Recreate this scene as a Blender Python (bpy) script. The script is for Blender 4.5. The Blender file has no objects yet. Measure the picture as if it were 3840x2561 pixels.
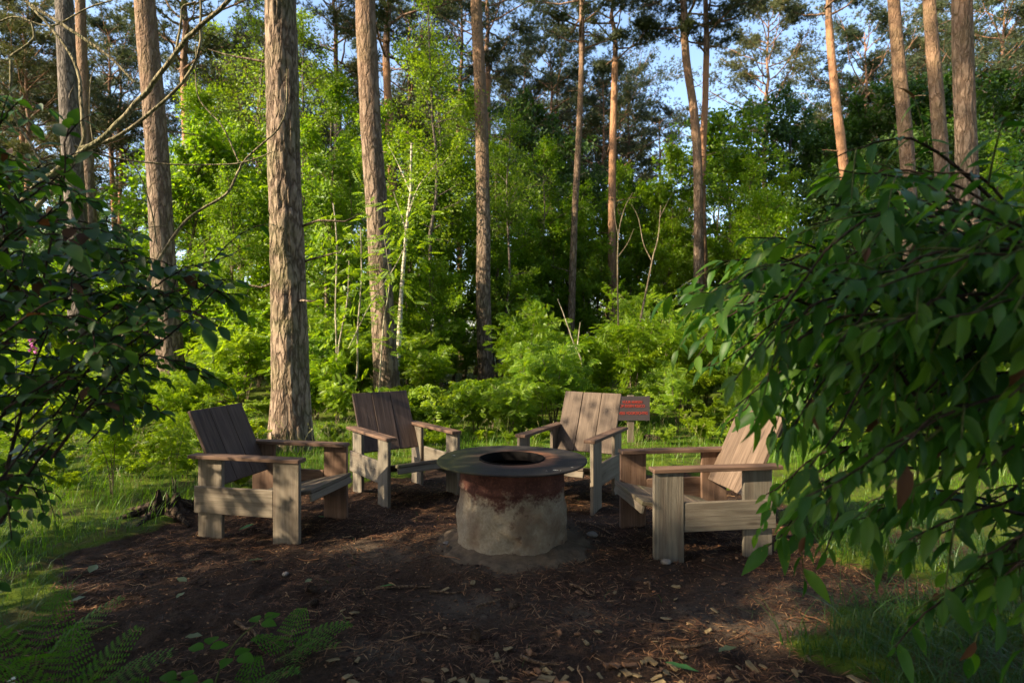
import bpy, bmesh, math, random
import numpy as np
from mathutils import Vector, Matrix

# ------------------------------------------------------------------ camera, sky, sun, exposure
S = bpy.context.scene
COL = S.collection
R = math.radians
CH = 1.39                                   # camera height, metres
cam_d = bpy.data.cameras.new("camera"); cam = bpy.data.objects.new("camera", cam_d); COL.objects.link(cam)
cam.location = (0, 0, CH); cam.rotation_euler = (R(90), 0, 0)
cam_d.sensor_width = 36; cam_d.lens = 2254 * 36 / 3840
cam_d.shift_y = -(1280.5 - 1271.6) / 3840
cam_d.clip_start = 0.05; cam_d.clip_end = 1000
cam_d.dof.use_dof = True; cam_d.dof.focus_distance = 4.8; cam_d.dof.aperture_fstop = 2.6
S.camera = cam

SUN_EL, SUN_AZ = 31.0, 64.0                 # azimuth measured from straight behind the camera towards its left
sun_dir = Vector((-math.sin(R(SUN_AZ)) * math.cos(R(SUN_EL)), -math.cos(R(SUN_AZ)) * math.cos(R(SUN_EL)), math.sin(R(SUN_EL))))
world = bpy.data.worlds.new("World"); S.world = world; world.use_nodes = True
wn = world.node_tree.nodes; wl = world.node_tree.links
sky = wn.new("ShaderNodeTexSky"); sky.sky_type = 'NISHITA'; sky.sun_disc = False
sky.sun_elevation = R(SUN_EL); sky.sun_rotation = math.atan2(sun_dir.x, sun_dir.y)
sky.air_density = 1.0; sky.dust_density = 1.6; sky.ozone_density = 1.0
wl.new(sky.outputs[0], wn["Background"].inputs[0]); wn["Background"].inputs[1].default_value = 0.15
sd = bpy.data.lights.new("sun", 'SUN'); sd.energy = 5.0; sd.angle = R(0.53); sd.color = (1.0, 0.85, 0.60)
so = bpy.data.objects.new("sun", sd); COL.objects.link(so)
so.rotation_euler = (-sun_dir).to_track_quat('-Z', 'Y').to_euler(); so.location = sun_dir * 60

S.view_settings.view_transform = 'Standard'; S.view_settings.look = 'None'
S.view_settings.exposure = 1.48; S.view_settings.gamma = 1.0; S.view_settings.use_curve_mapping = False
S.render.engine = 'CYCLES'
cy = S.cycles
cy.max_bounces = 7; cy.diffuse_bounces = 4; cy.glossy_bounces = 2; cy.transmission_bounces = 4; cy.transparent_max_bounces = 4
cy.caustics_reflective = False; cy.caustics_refractive = False
cy.use_denoising = True

# ------------------------------------------------------------------ helpers
rng = np.random.default_rng(11)
random.seed(11)
U = lambda a, b, n=None: rng.uniform(a, b, n)

def hsh(ix, iy, iz):
    h = (ix.astype(np.int64) * 374761393 + iy.astype(np.int64) * 668265263 + iz.astype(np.int64) * 2147483647) & 0xffffffff
    h = ((h ^ (h >> 13)) * 1274126177) & 0xffffffff
    return ((h ^ (h >> 16)) & 0xffff) / 65535.0
def vnoise(x, y, z=None):
    x = np.asarray(x, float); y = np.asarray(y, float); z = np.zeros_like(x) if z is None else np.asarray(z, float)
    x0, y0, z0 = np.floor(x), np.floor(y), np.floor(z)
    fx, fy, fz = x - x0, y - y0, z - z0
    fx, fy, fz = [f * f * (3 - 2 * f) for f in (fx, fy, fz)]
    r = 0
    for i in (0, 1):
        for j in (0, 1):
            for k in (0, 1):
                r = r + hsh(x0 + i, y0 + j, z0 + k) * (fx if i else 1 - fx) * (fy if j else 1 - fy) * (fz if k else 1 - fz)
    return r * 2 - 1
def fbm(x, y, z=None, o=4):
    r = 0; a = 1.0
    for i in range(o):
        s = 2.0 ** i
        r = r + a * vnoise(np.asarray(x) * s + 17.3 * i, np.asarray(y) * s + 5.1 * i, None if z is None else np.asarray(z) * s)
        a *= 0.5
    return r
def sstep(a, b, x):
    t = np.clip((x - a) / (b - a), 0, 1); return t * t * (3 - 2 * t)

PIT = (0.0, 4.02)
def soil_mask(x, y):
    """1 where the trodden clearing is bare soil and in the darkened fern corner, 0 on grass and moss."""
    x = np.asarray(x, float); y = np.asarray(y, float)
    n = fbm(x * 1.3, y * 1.3, o=3) * 0.22
    d = np.sqrt(((x + 0.05) / 2.45) ** 2 + ((y - 4.25) / 1.95) ** 2) + n
    a = 1 - sstep(0.92, 1.10, d)
    w = np.abs(x + 0.50 - 0.05 * (3 - y)) / (1.62 + 0.24 * np.clip(y - 1.5, 0, 2)) + n  # widened leftward: dark soil colour stands for the shade round the ferns
    b = (1 - sstep(0.88, 1.1, w)) * (1 - sstep(3.6, 4.4, y))
    return np.maximum(a, b)
def gz(x, y):
    x = np.asarray(x, float); y = np.asarray(y, float)
    m = soil_mask(x, y)
    z = fbm(x * 0.35, y * 0.35, o=3) * 0.05 * sstep(5, 12, np.hypot(x, y - 3)) + (1 - m) * 0.03
    r = np.hypot(x - PIT[0], y - PIT[1])
    z = z + 0.035 * np.exp(-(np.maximum(r - 0.42, 0) / 0.28) ** 2)
    return z
def gzf(x, y): return float(gz(np.array([x]), np.array([y]))[0])

def px(x, y, Y):                            # a point seen at (x, y) of the 2351 px wide view, Y metres away
    return np.array([(x - 1175.5) / 1380.0 * Y, Y, CH - (y - 778.5) / 1380.0 * Y])

class MB:
    """collects vertices and faces of ONE mesh"""
    def __init__(s): s.V = []; s.T = []; s.Q = []; s.n = 0; s.tm = []; s.qm = []
    def add(s, V, F, mi=0):
        V = np.asarray(V, float).reshape(-1, 3); F = np.asarray(F, np.int64)
        if len(F) == 0: return
        s.V.append(V)
        if F.shape[1] == 3: s.T.append(F + s.n); s.tm.append(np.full(len(F), mi))
        else: s.Q.append(F + s.n); s.qm.append(np.full(len(F), mi))
        s.n += len(V)
    def inst(s, tv, tf, M, T, mi=0):        # many copies of a template
        n, k = len(T), len(tv)
        V = np.einsum('nij,kj->nki', M, tv) + T[:, None, :]
        F = (np.asarray(tf)[None] + (np.arange(n) * k)[:, None, None]).reshape(-1, len(tf[0]))
        s.add(V, F, mi)
    def tube(s, P, r, k=6, mi=0, cap=True):
        P = np.asarray(P, float); n = len(P); r = np.broadcast_to(np.asarray(r, float), (n,))
        t = np.gradient(P, axis=0); t /= np.linalg.norm(t, axis=1)[:, None] + 1e-9
        ref = np.array([0.31, 0.95, 0.05]) if abs(t[:, 2]).mean() > 0.7 else np.array([0.05, 0.1, 1.0])
        a = np.cross(t, ref); a /= np.linalg.norm(a, axis=1)[:, None] + 1e-9
        b = np.cross(t, a)
        th = np.arange(k) * 2 * math.pi / k
        V = P[:, None] + r[:, None, None] * (np.cos(th)[None, :, None] * a[:, None] + np.sin(th)[None, :, None] * b[:, None])
        i = np.arange(n - 1)[:, None] * k; j = np.arange(k)[None]; j2 = (j + 1) % k
        F = np.stack([i + j, i + j2, i + k + j2, i + k + j], -1).reshape(-1, 4)
        V = V.reshape(-1, 3)
        s.add(V, F, mi)
        if cap and k >= 3:
            c = np.vstack([V[-k:], P[-1:]]); s.add(c, [[q, (q + 1) % k, k] for q in range(k)], mi)
    def mesh(s, name, mats, smooth=True):
        me = bpy.data.meshes.new(name)
        V = np.concatenate(s.V) if s.V else np.zeros((0, 3))
        T = np.concatenate(s.T) if s.T else np.zeros((0, 3), np.int64)
        Q = np.concatenate(s.Q) if s.Q else np.zeros((0, 4), np.int64)
        me.vertices.add(len(V)); me.vertices.foreach_set('co', V.astype(np.float32).ravel())
        me.loops.add(T.size + Q.size); me.loops.foreach_set('vertex_index', np.concatenate([T.ravel(), Q.ravel()]).astype(np.int32))
        me.polygons.add(len(T) + len(Q))
        st = np.concatenate([np.arange(len(T)) * 3, T.size + np.arange(len(Q)) * 4]).astype(np.int32)
        me.polygons.foreach_set('loop_start', st)
        me.polygons.foreach_set('material_index', np.concatenate((s.tm + s.qm) or [np.zeros(0)]).astype(np.int32))
        me.polygons.foreach_set('use_smooth', np.full(len(T) + len(Q), smooth))
        for m in (mats if isinstance(mats, (list, tuple)) else [mats]): me.materials.append(m)
        me.update(calc_edges=True); me.validate()
        return me

def link(name, me, parent=None, loc=None, rot=None, scale=None):
    o = bpy.data.objects.new(name, me); COL.objects.link(o)
    if parent is not None: o.parent = parent
    if loc is not None: o.location = loc
    if rot is not None: o.rotation_euler = rot
    if scale is not None: o.scale = (scale,) * 3 if np.isscalar(scale) else scale
    return o
def empty(name, loc, rz=0, scale=None):
    o = link(name, None, None, loc, (0, 0, rz), scale); o.empty_display_size = 0.1; return o
USED = {}
ORD = ['', 'second ', 'third ', 'fourth ', 'fifth ', 'sixth ', 'seventh ', 'eighth ', 'ninth ', 'tenth ', 'eleventh ', 'twelfth ', 'thirteenth ', 'fourteenth ', 'fifteenth ', 'sixteenth ', 'seventeenth ', 'eighteenth ', 'nineteenth ', 'twentieth ', 'twenty-first ', 'twenty-second ', 'twenty-third ', 'twenty-fourth ']
def tag(o, label, cat, group=None, kind=None):
    o['label'] = label; o['category'] = cat
    if group: o['group'] = group
    if kind: o['kind'] = kind
    return o
def struct(o, kind='structure'): o['kind'] = kind; return o

def frames(D, N):
    """rotation matrices whose x axis is D (leaf axis) and z axis close to N"""
    D = D / (np.linalg.norm(D, axis=1)[:, None] + 1e-9)
    Y = np.cross(N, D); Y /= np.linalg.norm(Y, axis=1)[:, None] + 1e-9
    Z = np.cross(D, Y)
    return np.stack([D, Y, Z], -1)
def rdir(n):
    v = rng.normal(size=(n, 3)); return v / np.linalg.norm(v, axis=1)[:, None]
def smooth_path(P, n):
    P = np.asarray(P, float)
    if len(P) == 2: return P[0] + (P[1] - P[0]) * np.linspace(0, 1, n)[:, None]
    Q = np.vstack([2 * P[0] - P[1], P, 2 * P[-1] - P[-2]])
    out = []
    for u in np.linspace(0, len(P) - 1 - 1e-6, n):
        i = int(u); t = u - i; a, b, c, d = Q[i:i + 4]
        out.append(0.5 * ((2 * b) + (c - a) * t + (2 * a - 5 * b + 4 * c - d) * t * t + (3 * b - a - 3 * c + d) * t ** 3))
    return np.array(out)

# ------------------------------------------------------------------ materials
class NT:
    def __init__(s, name):
        s.m = bpy.data.materials.new(name); s.m.use_nodes = True; s.t = s.m.node_tree; s.N = s.t.nodes
        s.b = s.N['Principled BSDF']; s.out = s.N['Material Output']
    def n(s, typ, **kw):
        q = s.N.new(typ)
        for k, v in kw.items():
            if k in q.inputs: q.inputs[k].default_value = v
            else: setattr(q, k, v)
        return q
    def l(s, a, b): s.t.links.new(a, b)
    def coord(s, which='Object', scale=(1, 1, 1), rnd=False):
        c = s.n('ShaderNodeTexCoord'); mp = s.n('ShaderNodeMapping'); mp.inputs['Scale'].default_value = scale
        s.l(c.outputs[which], mp.inputs['Vector'])
        if rnd:
            oi = s.n('ShaderNodeObjectInfo'); mu = s.n('ShaderNodeMath', operation='MULTIPLY'); mu.inputs[1].default_value = 37.0
            s.l(oi.outputs['Random'], mu.inputs[0]); cb = s.n('ShaderNodeCombineXYZ')
            for i in range(3): s.l(mu.outputs[0], cb.inputs[i])
            s.l(cb.outputs[0], mp.inputs['Location'])
        return mp.outputs[0]
    def noise(s, vec, scale, detail=4, rough=0.6, dist=0.0):
        q = s.n('ShaderNodeTexNoise'); q.inputs['Scale'].default_value = scale; q.inputs['Detail'].default_value = detail
        q.inputs['Roughness'].default_value = rough; q.inputs['Distortion'].default_value = dist
        if vec is not None: s.l(vec, q.inputs['Vector'])
        return q.outputs['Fac']
    def ramp(s, fac, stops, interp='LINEAR'):
        q = s.n('ShaderNodeValToRGB'); cr = q.color_ramp; cr.interpolation = interp
        while len(cr.elements) < len(stops): cr.elements.new(0.5)
        for e, (p, c) in zip(cr.elements, stops):
            e.position = p; e.color = (c, c, c, 1) if np.isscalar(c) else (*c, 1)
        s.l(fac, q.inputs[0]); return q.outputs[0]
    def mix(s, fac, a, b, mode='MIX'):
        q = s.n('ShaderNodeMix', data_type='RGBA', blend_type=mode)
        for v, i in ((fac, 0), (a, 6), (b, 7)):
            if hasattr(v, 'is_output'): s.l(v, q.inputs[i])
            elif i == 0: q.inputs[0].default_value = v
            else: q.inputs[i].default_value = (*v, 1)
        return q.outputs[2]
    def math(s, op, a, b=None, c=None):
        q = s.n('ShaderNodeMath', operation=op)
        for i, v in enumerate((a, b, c)):
            if v is None: continue
            if hasattr(v, 'is_output'): s.l(v, q.inputs[i])
            else: q.inputs[i].default_value = v
        return q.outputs[0]
    def bump(s, h, strength=0.5, dist=0.01):
        q = s.n('ShaderNodeBump'); q.inputs['Strength'].default_value = strength; q.inputs['Distance'].default_value = dist
        s.l(h, q.inputs['Height']); s.l(q.outputs[0], s.b.inputs['Normal'])
    def base(s, c):
        if hasattr(c, 'is_output'): s.l(c, s.b.inputs['Base Color'])
        else: s.b.inputs['Base Color'].default_value = (*c, 1)
    def rough(s, v, spec=0.3):
        if hasattr(v, 'is_output'): s.l(v, s.b.inputs['Roughness'])
        else: s.b.inputs['Roughness'].default_value = v
        s.b.inputs['Specular IOR Level'].default_value = spec

def leaf_mat(name, dark, light, trans, tf=0.42, rough=0.45, spec=0.4, island=True, spots=None):
    q = NT(name)
    oi = q.n('ShaderNodeObjectInfo'); geo = q.n('ShaderNodeNewGeometry')
    f = q.math('MULTIPLY_ADD', geo.outputs['Random Per Island'], 0.72, q.math('MULTIPLY', oi.outputs['Random'], 0.28)) if island else oi.outputs['Random']
    c = q.mix(f, dark, light)
    if spots:
        v = q.coord('Object', (1, 1, 1))
        c = q.mix(q.ramp(q.noise(v, 55, 2), [(0.70, 0.0), (0.76, 1.0)]), c, spots)
    q.base(c); q.rough(rough, spec)
    tr = q.n('ShaderNodeBsdfTranslucent'); q.l(q.mix(1.0, c, trans, 'MULTIPLY'), tr.inputs['Color'])
    mx = q.n('ShaderNodeMixShader'); mx.inputs[0].default_value = tf
    q.l(q.b.outputs[0], mx.inputs[1]); q.l(tr.outputs[0], mx.inputs[2]); q.l(mx.outputs[0], q.out.inputs['Surface'])
    return q.m

M = {}
# translucent tint multiplies the leaf colour (leaf flesh passes yellow-green light)
M['rowan'] = leaf_mat('rowan_leaf', (0.090, 0.190, 0.010), (0.205, 0.290, 0.014), (2.3, 2.0, 0.6), 0.5)
M['herb'] = leaf_mat('herb_leaf', (0.120, 0.210, 0.008), (0.235, 0.310, 0.014), (2.1, 1.9, 0.7), 0.48)
M['broad'] = leaf_mat('broad_leaf', (0.070, 0.165, 0.006), (0.185, 0.265, 0.012), (2.2, 2.1, 0.7), 0.48)
M['birchleaf'] = leaf_mat('birch_leaf', (0.085, 0.170, 0.010), (0.170, 0.245, 0.015), (2.2, 2.0, 0.7), 0.48)
M['darkleaf'] = leaf_mat('dark_leaf', (0.030, 0.078, 0.010), (0.072, 0.130, 0.016), (1.9, 1.9, 0.7), 0.35)
M['cherry'] = leaf_mat('cherry_leaf', (0.014, 0.058, 0.010), (0.055, 0.130, 0.014), (2.2, 2.4, 0.6), 0.38, 0.42, 0.20, spots=(0.20, 0.19, 0.02))
M['cherry_young'] = leaf_mat('cherry_young_leaf', (0.050, 0.125, 0.012), (0.100, 0.185, 0.016), (2.2, 2.2, 0.6), 0.44, 0.4, 0.25)
M['blackleaf'] = leaf_mat('shrub_leaf', (0.018, 0.056, 0.012), (0.046, 0.100, 0.016), (2.2, 2.3, 0.6), 0.38, 0.45, 0.3)
M['brownleaf'] = leaf_mat('withered_leaf', (0.06, 0.028, 0.014), (0.11, 0.05, 0.02), (1.5, 1.2, 0.8), 0.2, 0.7, 0.2)
M['fern'] = leaf_mat('fern_leaf', (0.042, 0.130, 0.010), (0.080, 0.180, 0.014), (2.0, 2.0, 0.5), 0.4, 0.6, 0.12)
M['grass'] = leaf_mat('grass_blade', (0.050, 0.145, 0.006), (0.130, 0.240, 0.010), (2.0, 1.8, 0.5), 0.42)
M['shadegrass'] = leaf_mat('shaded_grass_blade', (0.017, 0.056, 0.008), (0.040, 0.092, 0.013), (1.9, 1.9, 0.7), 0.38)  # long grass, its green darkened to carry the foreground shade
M['straw'] = leaf_mat('grass_straw', (0.19, 0.19, 0.07), (0.30, 0.28, 0.11), (1.4, 1.3, 0.9), 0.35)
M['needle'] = leaf_mat('pine_needle', (0.040, 0.062, 0.026), (0.085, 0.105, 0.044), (1.5, 1.4, 0.8), 0.25, 0.5, 0.3)
M['needle_pale'] = leaf_mat('pale_pine_needle', (0.080, 0.095, 0.036), (0.130, 0.135, 0.055), (1.5, 1.4, 0.8), 0.25, 0.5, 0.3)
M['pink'] = leaf_mat('foxglove_petal', (0.42, 0.10, 0.30), (0.55, 0.18, 0.42), (1.2, 1.0, 1.1), 0.35)
M['white_petal'] = leaf_mat('white_petal', (0.6, 0.6, 0.55), (0.75, 0.75, 0.68), (1, 1, 1), 0.3)
M['pale_leaf'] = leaf_mat('pale_fallen_leaf', (0.10, 0.13, 0.05), (0.17, 0.19, 0.08), (1.0, 1.0, 0.7), 0.2)
M['green_fallen'] = leaf_mat('green_fallen_leaf', (0.04, 0.14, 0.03), (0.07, 0.19, 0.04), (1.2, 1.2, 0.6), 0.2)

def bark_mat(name, lo, lo2, hi=None, z0=4.0, z1=9.0, scale=9.0, bump=0.9, moss=0.0, dist=0.03):
    q = NT(name); v = q.coord('Object', (1, 1, 0.30), True)
    nz = q.noise(v, 3.0, 3); vv = q.n('ShaderNodeMix', data_type='RGBA', blend_type='ADD')
    vv.inputs[0].default_value = 0.16; q.l(v, vv.inputs[6]); 
    nn = q.n('ShaderNodeTexNoise'); nn.inputs['Scale'].default_value = 13.0; nn.inputs['Detail'].default_value = 4.0; q.l(v, nn.inputs['Vector']); q.l(nn.outputs['Color'], vv.inputs[7])
    vo = q.n('ShaderNodeTexVoronoi', feature='DISTANCE_TO_EDGE'); vo.inputs['Scale'].default_value = scale; q.l(vv.outputs[2], vo.inputs['Vector'])
    crack = q.ramp(vo.outputs['Distance'], [(0.0, 0.0), (0.22, 1.0)])
    fine = q.noise(q.coord('Object', (1, 1, 0.4), True), 40, 5, 0.7)
    c = q.mix(q.ramp(fine, [(0.3, 0.0), (0.7, 1.0)]), lo, lo2)
    c = q.mix(crack, tuple(a * 0.5 for a in lo), c)
    if hi is not None:
        g = q.coord('Object', (1, 1, 1)); sx = q.n('ShaderNodeSeparateXYZ'); q.l(g, sx.inputs[0])
        h = q.math('ADD', sx.outputs['Z'], q.math('MULTIPLY', q.noise(g, 0.9, 3), 5.0))
        mr = q.n('ShaderNodeMapRange'); mr.inputs[1].default_value = z0 + 2.5; mr.inputs[2].default_value = z1 + 2.5; q.l(h, mr.inputs[0])
        hi2 = q.mix(q.ramp(fine, [(0.35, 0.0), (0.65, 1.0)]), tuple(a * 0.65 for a in hi), hi)
        c = q.mix(mr.outputs[0], c, hi2)
    if moss > 0:
        g = q.coord('Object', (1, 1, 1)); c = q.mix(q.math('MULTIPLY', q.ramp(q.noise(g, 2.2, 4), [(0.45, 0.0), (0.62, 1.0)]), moss), c, (0.09, 0.12, 0.03))
    q.base(c); q.rough(0.9, 0.15)
    hgt = q.math('ADD', crack, q.math('MULTIPLY', fine, 0.5)); q.bump(hgt, bump, dist)
    return q.m
M['bark'] = bark_mat('pine_bark', (0.175, 0.118, 0.084), (0.29, 0.215, 0.160), (0.30, 0.180, 0.112), 4.5, 10.0, 9.0, 0.9, 0.12)
M['bark_big'] = bark_mat('old_pine_bark', (0.19, 0.125, 0.088), (0.36, 0.27, 0.20), None, 0, 0, 11.0, 0.9, 0.30, 0.02)
M['bark_far'] = bark_mat('far_pine_bark', (0.20, 0.115, 0.075), (0.32, 0.21, 0.14), (0.42, 0.22, 0.12), 3.0, 8.0, 7.0, 0.5)
M['bark_grey'] = bark_mat('grey_bark', (0.13, 0.105, 0.085), (0.22, 0.18, 0.15), None, 0, 0, 10.0, 0.6)
M['stem'] = bark_mat('shrub_stem', (0.16, 0.12, 0.075), (0.27, 0.22, 0.15), None, 0, 0, 20, 0.3)
M['darkstem'] = bark_mat('dark_stem', (0.035, 0.022, 0.016), (0.07, 0.045, 0.03), None, 0, 0, 20, 0.3)
M['greenstem'] = bark_mat('green_stem', (0.09, 0.10, 0.03), (0.13, 0.14, 0.045), None, 0, 0, 20, 0.2)
M['palestem'] = bark_mat('pale_stem', (0.34, 0.29, 0.20), (0.48, 0.42, 0.32), None, 0, 0, 16, 0.3)
M['deadwood'] = bark_mat('dead_branch', (0.20, 0.165, 0.10), (0.34, 0.28, 0.18), None, 0, 0, 18, 0.5, 0.25)
def birch_bark():
    q = NT('birch_bark'); v = q.coord('Object', (1, 1, 4.0), True)
    d = q.ramp(q.noise(v, 6, 4), [(0.40, 1.0), (0.50, 0.0)])
    q.base(q.mix(d, (0.52, 0.45, 0.34), (0.10, 0.08, 0.06))); q.rough(0.7, 0.2); return q.m
M['birch'] = birch_bark()

def wood_mat(name, a, b, c, grain=1.0, stain=0.0, moss=0.0):
    q = NT(name); v = q.coord('Object', (1.1, 20, 20), True)
    n1 = q.noise(v, 1.6, 5, 0.65, 0.8)
    v2 = q.coord('Object', (3.0, 120, 120), True); n2 = q.noise(v2, 1.5, 3, 0.6)
    v3 = q.coord('Object', (3, 3, 3), True); n3 = q.noise(v3, 1.2, 4)
    col = q.mix(q.ramp(n1, [(0.36, 0.0), (0.64, 1.0)]), tuple(x * 0.72 for x in a), b)
    oi = q.n('ShaderNodeObjectInfo'); col = q.mix(q.math('MULTIPLY', oi.outputs['Random'], 0.35), col, tuple(x * 1.1 for x in c))
    col = q.mix(q.ramp(n2, [(0.35, 0.35), (0.7, 0.0)]), col, c)
    col = q.mix(q.ramp(n3, [(0.3, 0.30), (0.7, 0.0)]), col, c)
    vk = q.coord('Object', (2.2, 9, 9), True); vo = q.n('ShaderNodeTexVoronoi'); vo.inputs['Scale'].default_value = 1.0; q.l(vk, vo.inputs['Vector'])
    col = q.mix(q.ramp(vo.outputs['Distance'], [(0.05, 0.75), (0.14, 0.0)]), col, tuple(x * 0.55 for x in c))
    if stain: col = q.mix(q.math('MULTIPLY', q.ramp(q.noise(q.coord('Object', (1.2, 12, 12), True), 1.4, 4), [(0.5, 0.0), (0.66, 1.0)]), stain), col, (0.075, 0.042, 0.028))
    if moss: col = q.mix(q.math('MULTIPLY', q.ramp(q.noise(v3, 1.8, 4), [(0.5, 0.0), (0.7, 1.0)]), moss), col, (0.08, 0.10, 0.03))
    q.base(col); q.rough(0.75, 0.25); q.bump(q.math('ADD', n1, q.math('MULTIPLY', n2, 0.6)), 0.5, 0.006)
    return q.m
M['wood_grey'] = wood_mat('weathered_wood', (0.180, 0.146, 0.108), (0.265, 0.222, 0.170), (0.100, 0.072, 0.050), stain=0.25)
M['wood_brown'] = wood_mat('stained_wood', (0.118, 0.082, 0.058), (0.195, 0.142, 0.104), (0.055, 0.037, 0.027))
M['wood_arm'] = wood_mat('armrest_wood', (0.13, 0.075, 0.05), (0.22, 0.13, 0.085), (0.06, 0.035, 0.025))
M['wood_red'] = wood_mat('reddish_wood', (0.19, 0.105, 0.065), (0.27, 0.165, 0.11), (0.08, 0.045, 0.03), stain=0.5)
M['wood_seat'] = wood_mat('seat_wood', (0.11, 0.08, 0.055), (0.19, 0.145, 0.105), (0.05, 0.036, 0.028), moss=0.4)
M['chip'] = wood_mat('wood_chip', (0.24, 0.165, 0.075), (0.36, 0.27, 0.135), (0.12, 0.07, 0.035))
M['chip_red'] = wood_mat('bark_chip', (0.18, 0.085, 0.04), (0.28, 0.14, 0.07), (0.08, 0.04, 0.02))

def ground_mat():
    q = NT('forest_floor'); g = q.coord('Object', (1, 1, 1))
    at = q.n('ShaderNodeAttribute', attribute_name='soil'); sa = q.n('ShaderNodeAttribute', attribute_name='sand')
    n1 = q.noise(g, 2.2, 5, 0.65); n2 = q.noise(g, 38, 5, 0.7); n3 = q.noise(g, 9, 4, 0.6); n4 = q.noise(g, 130, 3, 0.7)
    soil = q.mix(q.ramp(n2, [(0.3, 0.0), (0.72, 1.0)]), (0.016, 0.010, 0.0065), (0.070, 0.038, 0.023))
    soil = q.mix(q.ramp(n4, [(0.50, 0.0), (0.75, 0.6)]), soil, (0.10, 0.058, 0.036))
    soil = q.mix(q.ramp(n3, [(0.58, 0.0), (0.76, 0.55)]), soil, (0.105, 0.084, 0.066))
    soil = q.mix(q.math('MULTIPLY', sa.outputs['Fac'], q.ramp(n1, [(0.2, 0.45), (0.65, 1.0)])), soil, q.mix(n2, (0.095, 0.072, 0.052), (0.20, 0.160, 0.118)))
    moss = q.mix(q.ramp(n3, [(0.3, 0.0), (0.7, 1.0)]), (0.038, 0.068, 0.006), (0.105, 0.140, 0.010))
    moss = q.mix(q.ramp(n1, [(0.50, 0.0), (0.62, 0.7)]), moss, (0.070, 0.048, 0.026))
    e = q.math('ADD', at.outputs['Fac'], q.math('MULTIPLY', q.math('SUBTRACT', n3, 0.5), 0.7))
    q.base(q.mix(q.ramp(e, [(0.35, 0.0), (0.62, 1.0)]), moss, soil)); q.rough(0.95, 0.12)
    q.bump(q.math('ADD', n2, q.math('MULTIPLY', n4, 0.5)), 0.9, 0.02); return q.m
M['ground'] = ground_mat()
def litter_mat():
    q = NT('needle_litter'); geo = q.n('ShaderNodeNewGeometry')
    q.base(q.ramp(geo.outputs['Random Per Island'], [(0, (0.014, 0.008, 0.006)), (0.5, (0.070, 0.032, 0.018)), (0.85, (0.20, 0.092, 0.042)), (1.0, (0.30, 0.18, 0.09))])); q.rough(0.8, 0.2); return q.m
M['litter'] = litter_mat()
def drum_mat():
    q = NT('rusted_drum'); g = q.coord('Object', (1, 1, 1)); sx = q.n('ShaderNodeSeparateXYZ'); q.l(g, sx.inputs[0])
    n1 = q.noise(g, 9, 5, 0.65); n2 = q.noise(g, 60, 4, 0.7); n3 = q.noise(g, 3.2, 4, 0.6)
    rust = q.mix(q.ramp(n1, [(0.3, 0.0), (0.7, 1.0)]), (0.045, 0.018, 0.016), (0.105, 0.042, 0.030))
    rust = q.mix(q.ramp(n2, [(0.5, 0.0), (0.75, 0.5)]), rust, (0.20, 0.09, 0.05))
    mort = q.mix(q.ramp(n2, [(0.3, 0.0), (0.7, 1.0)]), (0.175, 0.138, 0.098), (0.28, 0.235, 0.175))
    mort = q.mix(q.ramp(n3, [(0.48, 0.0), (0.62, 0.75)]), mort, (0.135, 0.085, 0.055))
    spots = q.math('MULTIPLY', q.ramp(n1, [(0.60, 0.0), (0.64, 1.0)]), q.ramp(n3, [(0.45, 0.0), (0.55, 1.0)]))
    mort = q.mix(q.math('MULTIPLY', spots, 0.8), mort, (0.085, 0.05, 0.035))
    h = q.math('ADD', sx.outputs['Z'], q.math('MULTIPLY', q.math('SUBTRACT', n1, 0.5), -0.34))
    h = q.math('ADD', h, q.math('MULTIPLY', q.math('SUBTRACT', n3, 0.5), -0.34))
    h = q.math('ADD', h, q.math('MULTIPLY', q.math('SUBTRACT', n2, 0.5), -0.14))
    q.base(q.mix(q.ramp(h, [(0.355, 0.0), (0.43, 1.0)]), mort, rust)); q.rough(0.9, 0.15)
    q.bump(q.math('ADD', n2, n1), 0.6, 0.008); return q.m
M['drum'] = drum_mat()
def plate_mat():
    q = NT('sooty_plate'); g = q.coord('Object', (1, 1, 1)); sx = q.n('ShaderNodeSeparateXYZ'); q.l(g, sx.inputs[0])
    n1 = q.noise(g, 7, 5, 0.6); n2 = q.noise(g, 45, 4, 0.7)
    c = q.mix(n2, (0.014, 0.012, 0.012), (0.040, 0.034, 0.032))
    dist = q.n('ShaderNodeVectorMath', operation='LENGTH'); fl = q.n('ShaderNodeVectorMath', operation='MULTIPLY'); fl.inputs[1].default_value = (1, 1, 0)
    q.l(g, fl.inputs[0]); q.l(fl.outputs[0], dist.inputs[0])
    ringm = q.ramp(q.math('ADD', dist.outputs['Value'], q.math('MULTIPLY', n1, 0.12)), [(0.26, 1.0), (0.40, 0.0)])
    side = q.ramp(q.math('ADD', q.math('MULTIPLY', sx.outputs['X'], 1.0), q.math('MULTIPLY', n1, 0.25)), [(0.02, 0.15), (0.22, 1.0)])
    c = q.mix(q.math('MULTIPLY', ringm, side), c, q.mix(n2, (0.19, 0.075, 0.036), (0.34, 0.15, 0.075)))
    gm = q.ramp(q.math('ADD', q.math('MULTIPLY', sx.outputs['X'], -1.0), q.math('MULTIPLY', n1, 0.3)), [(0.30, 0.0), (0.55, 0.8)])
    c = q.mix(gm, c, (0.050, 0.052, 0.018)); q.base(c)
    q.rough(q.ramp(n1, [(0.3, 0.62), (0.7, 0.85)]), 0.18); q.bump(n2, 0.25, 0.004); return q.m
M['plate'] = plate_mat()
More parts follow.
